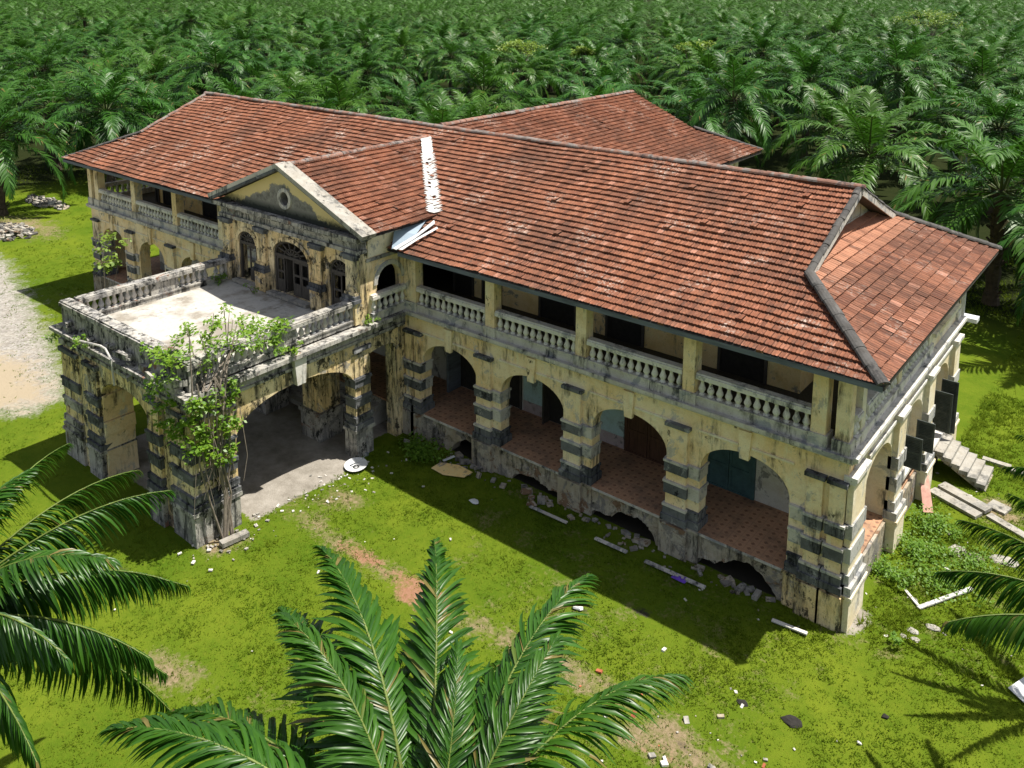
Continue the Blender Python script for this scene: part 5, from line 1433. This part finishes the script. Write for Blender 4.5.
# tin sheet with a dark fold at the right edge
flat_sheet([(4.0, .45, .05), (4.25, 1.0, .10), (4.9, 1.15, .25), (4.9, .35, .08), (4.4, .2, .03)], M['tin'], 'white plastic sheet on the lawn at the right edge', 'plastic_sheet', 'plastic sheet')
# heaps of broken roof tiles at the far left
def heap(cx, cy, rx, ry, h, n, label, seed):
    r2 = random.Random(seed); q = MB()
    for k in range(n):
        a = r2.uniform(0, 6.283); rr = r2.random() ** .6; x = cx + math.cos(a) * rr * rx; y = cy + math.sin(a) * rr * ry
        z = h * (1 - rr) * r2.uniform(.3, 1) + .05; d = Vector((r2.uniform(-1, 1), r2.uniform(-1, 1), r2.uniform(-.5, .5))).normalized(); s_ = d.cross(Vector((r2.uniform(-.3, .3), .2, 1))).normalized()
        q.obox((x, y, z), d, s_, d.cross(s_), r2.uniform(.10, .30), r2.uniform(.07, .18), r2.uniform(.03, .09), r2.choice((0, 0, 1, 2)))
    o = q.build('rubble_heap', [M['concrete'], M['rubble'], M['hip']]); thing(o, label, 'rubble heap', kind='stuff')
heap(-57.2, 1.5, 2.6, 1.5, .5, 170, 'heap of grey and white rubble on the lawn at the far left', 1)
heap(-63.5, 6.8, 3.0, .9, .3, 90, 'low spread of brown rubble beyond the left palm', 2)
# small litter and brick crumbs: nobody could count them
q = MB(); r2 = random.Random(77)
def crumb(x, y, s_, mi):
    d = Vector((r2.uniform(-1, 1), r2.uniform(-1, 1), r2.uniform(-.2, .2))).normalized(); sd = d.cross(Vector((0, 0, 1))).normalized()
    q.obox((x, y, s_ * .25), d, sd, sd.cross(d), s_, s_ * r2.uniform(.4, .8), s_ * .3, mi)
for k in range(46): crumb(r2.gauss(-1.2, 1.6), r2.gauss(-6.0, 1.0), r2.choice((.02, .03, .05, .08)), r2.choice((0, 0, 1, 1, 2, 3)))
for k in range(70): crumb(r2.uniform(-17, 3), r2.uniform(-12, -.4), r2.choice((.015, .02, .03, .05)), r2.choice((0, 0, 2)))
for (hx, hw) in ((-13.2, .8), (-10.2, 1.0), (-6.4, 1.0), (-2.7, 1.0)):
    for k in range(13): crumb(hx + r2.gauss(0, hw * .6), -.12 - abs(r2.gauss(0, .22)), r2.choice((.06, .09, .13, .18)), r2.choice((3, 3, 2)))
for k in range(80): crumb(r2.uniform(-16, -.4), r2.uniform(-.9, -.15), r2.choice((.03, .05, .08, .12)), r2.choice((3, 2, 3, 3)))
for k in range(45): crumb(r2.gauss(-15.9, .5), r2.gauss(-8.3, .9), r2.choice((.02, .04, .06)), r2.choice((0, 2, 2)))
for k in range(45): crumb(r2.uniform(.2, 4), r2.uniform(0, 10), r2.choice((.02, .03, .05)), r2.choice((0, 2)))
for k in range(60): crumb(r2.gauss(-15.7, .5), r2.gauss(-4.2, 1.2), r2.choice((.02, .04, .05)), r2.choice((0, 0, 2)))
lit = q.build('litter', [M['grey_pale'], simple('brick_crumb', (.45, .14, .07), .9, .2), M['concrete'], M['rubble']])
thing(lit, 'scattered crumbs of plaster, brick and paper on the lawn', 'litter', kind='stuff')

# ------------------------------------------------------------------ grass tufts (uncountable)
rgz = np.random.default_rng(99)
def tufts(n, x0, x1, y0, y1, hmin, hmax, nb=5):
    x = rgz.uniform(x0, x1, n); y = rgz.uniform(y0, y1, n)
    mk = masks(x, y); bare = np.maximum.reduce([mk['gravel'], mk['sand'], mk['soil'] * .95, mk['concrete'] * 1.3, mk['black'], mk['under'] * .2])
    inside = ((x > -L - .1) & (x < .35) & (y > -.05) & (y < 27)) | ((x > -25.1) & (x < -16.3) & (y > -9.2) & (y < .1))
    dens = np.clip(fbm(x, y, .6, 3) * 1.9 - .35, .12, 1)
    keep = (rgz.random(n) > bare * .95) & ~inside & (rgz.random(n) < dens)
    x, y = x[keep], y[keep]; n = len(x); h = rgz.uniform(hmin, hmax, n) * (.6 + 1.0 * np.clip(fbm(x, y, 1.3, 3) * 1.6 - .3, 0, 1)); sh = np.clip(fbm(x + 50, y, .5, 4) * 1.6 - .3 + rgz.normal(0, .18, n), 0, 1)
    z = ground_z(x, y) - .01
    X = np.repeat(x, nb) + rgz.normal(0, .045, n * nb); Y = np.repeat(y, nb) + rgz.normal(0, .045, n * nb); Zb = np.repeat(z, nb); Hh = np.repeat(h, nb) * rgz.uniform(.5, 1.2, n * nb)
    a = rgz.uniform(0, 6.283, n * nb); w = rgz.uniform(.010, .024, n * nb); ln = rgz.uniform(.3, 1.3, n * nb) * Hh; b = rgz.uniform(0, 6.283, n * nb)
    P0 = np.stack([X - np.cos(a) * w, Y - np.sin(a) * w, Zb], -1); P1 = np.stack([X + np.cos(a) * w, Y + np.sin(a) * w, Zb], -1)
    P2 = np.stack([X + np.cos(b) * ln, Y + np.sin(b) * ln, Zb + Hh], -1)
    return np.stack([P0, P1, P2], 1).reshape(-1, 3), np.repeat(sh, nb)
T = [tufts(60000, -20, 6.5, -16.5, 0, .03, .07), tufts(16000, -.1, 7, 0, 18, .05, .14), tufts(28000, -50, -16, -14, 2, .04, .08, 4), tufts(16000, -80, -40, -6, 26, .08, .16, 4), tufts(8000, -4, 6, 16, 40, .1, .2, 4)]
V = np.concatenate([t[0] for t in T]); S = np.concatenate([t[1] for t in T])
gr = link('grass', np_mesh('grass', V, np.arange(len(V)).reshape(-1, 3), [M['blade']], None, {'leaf': S}))
thing(gr, 'short sunlit grass covering the lawn round the mansion', 'grass', kind='stuff')
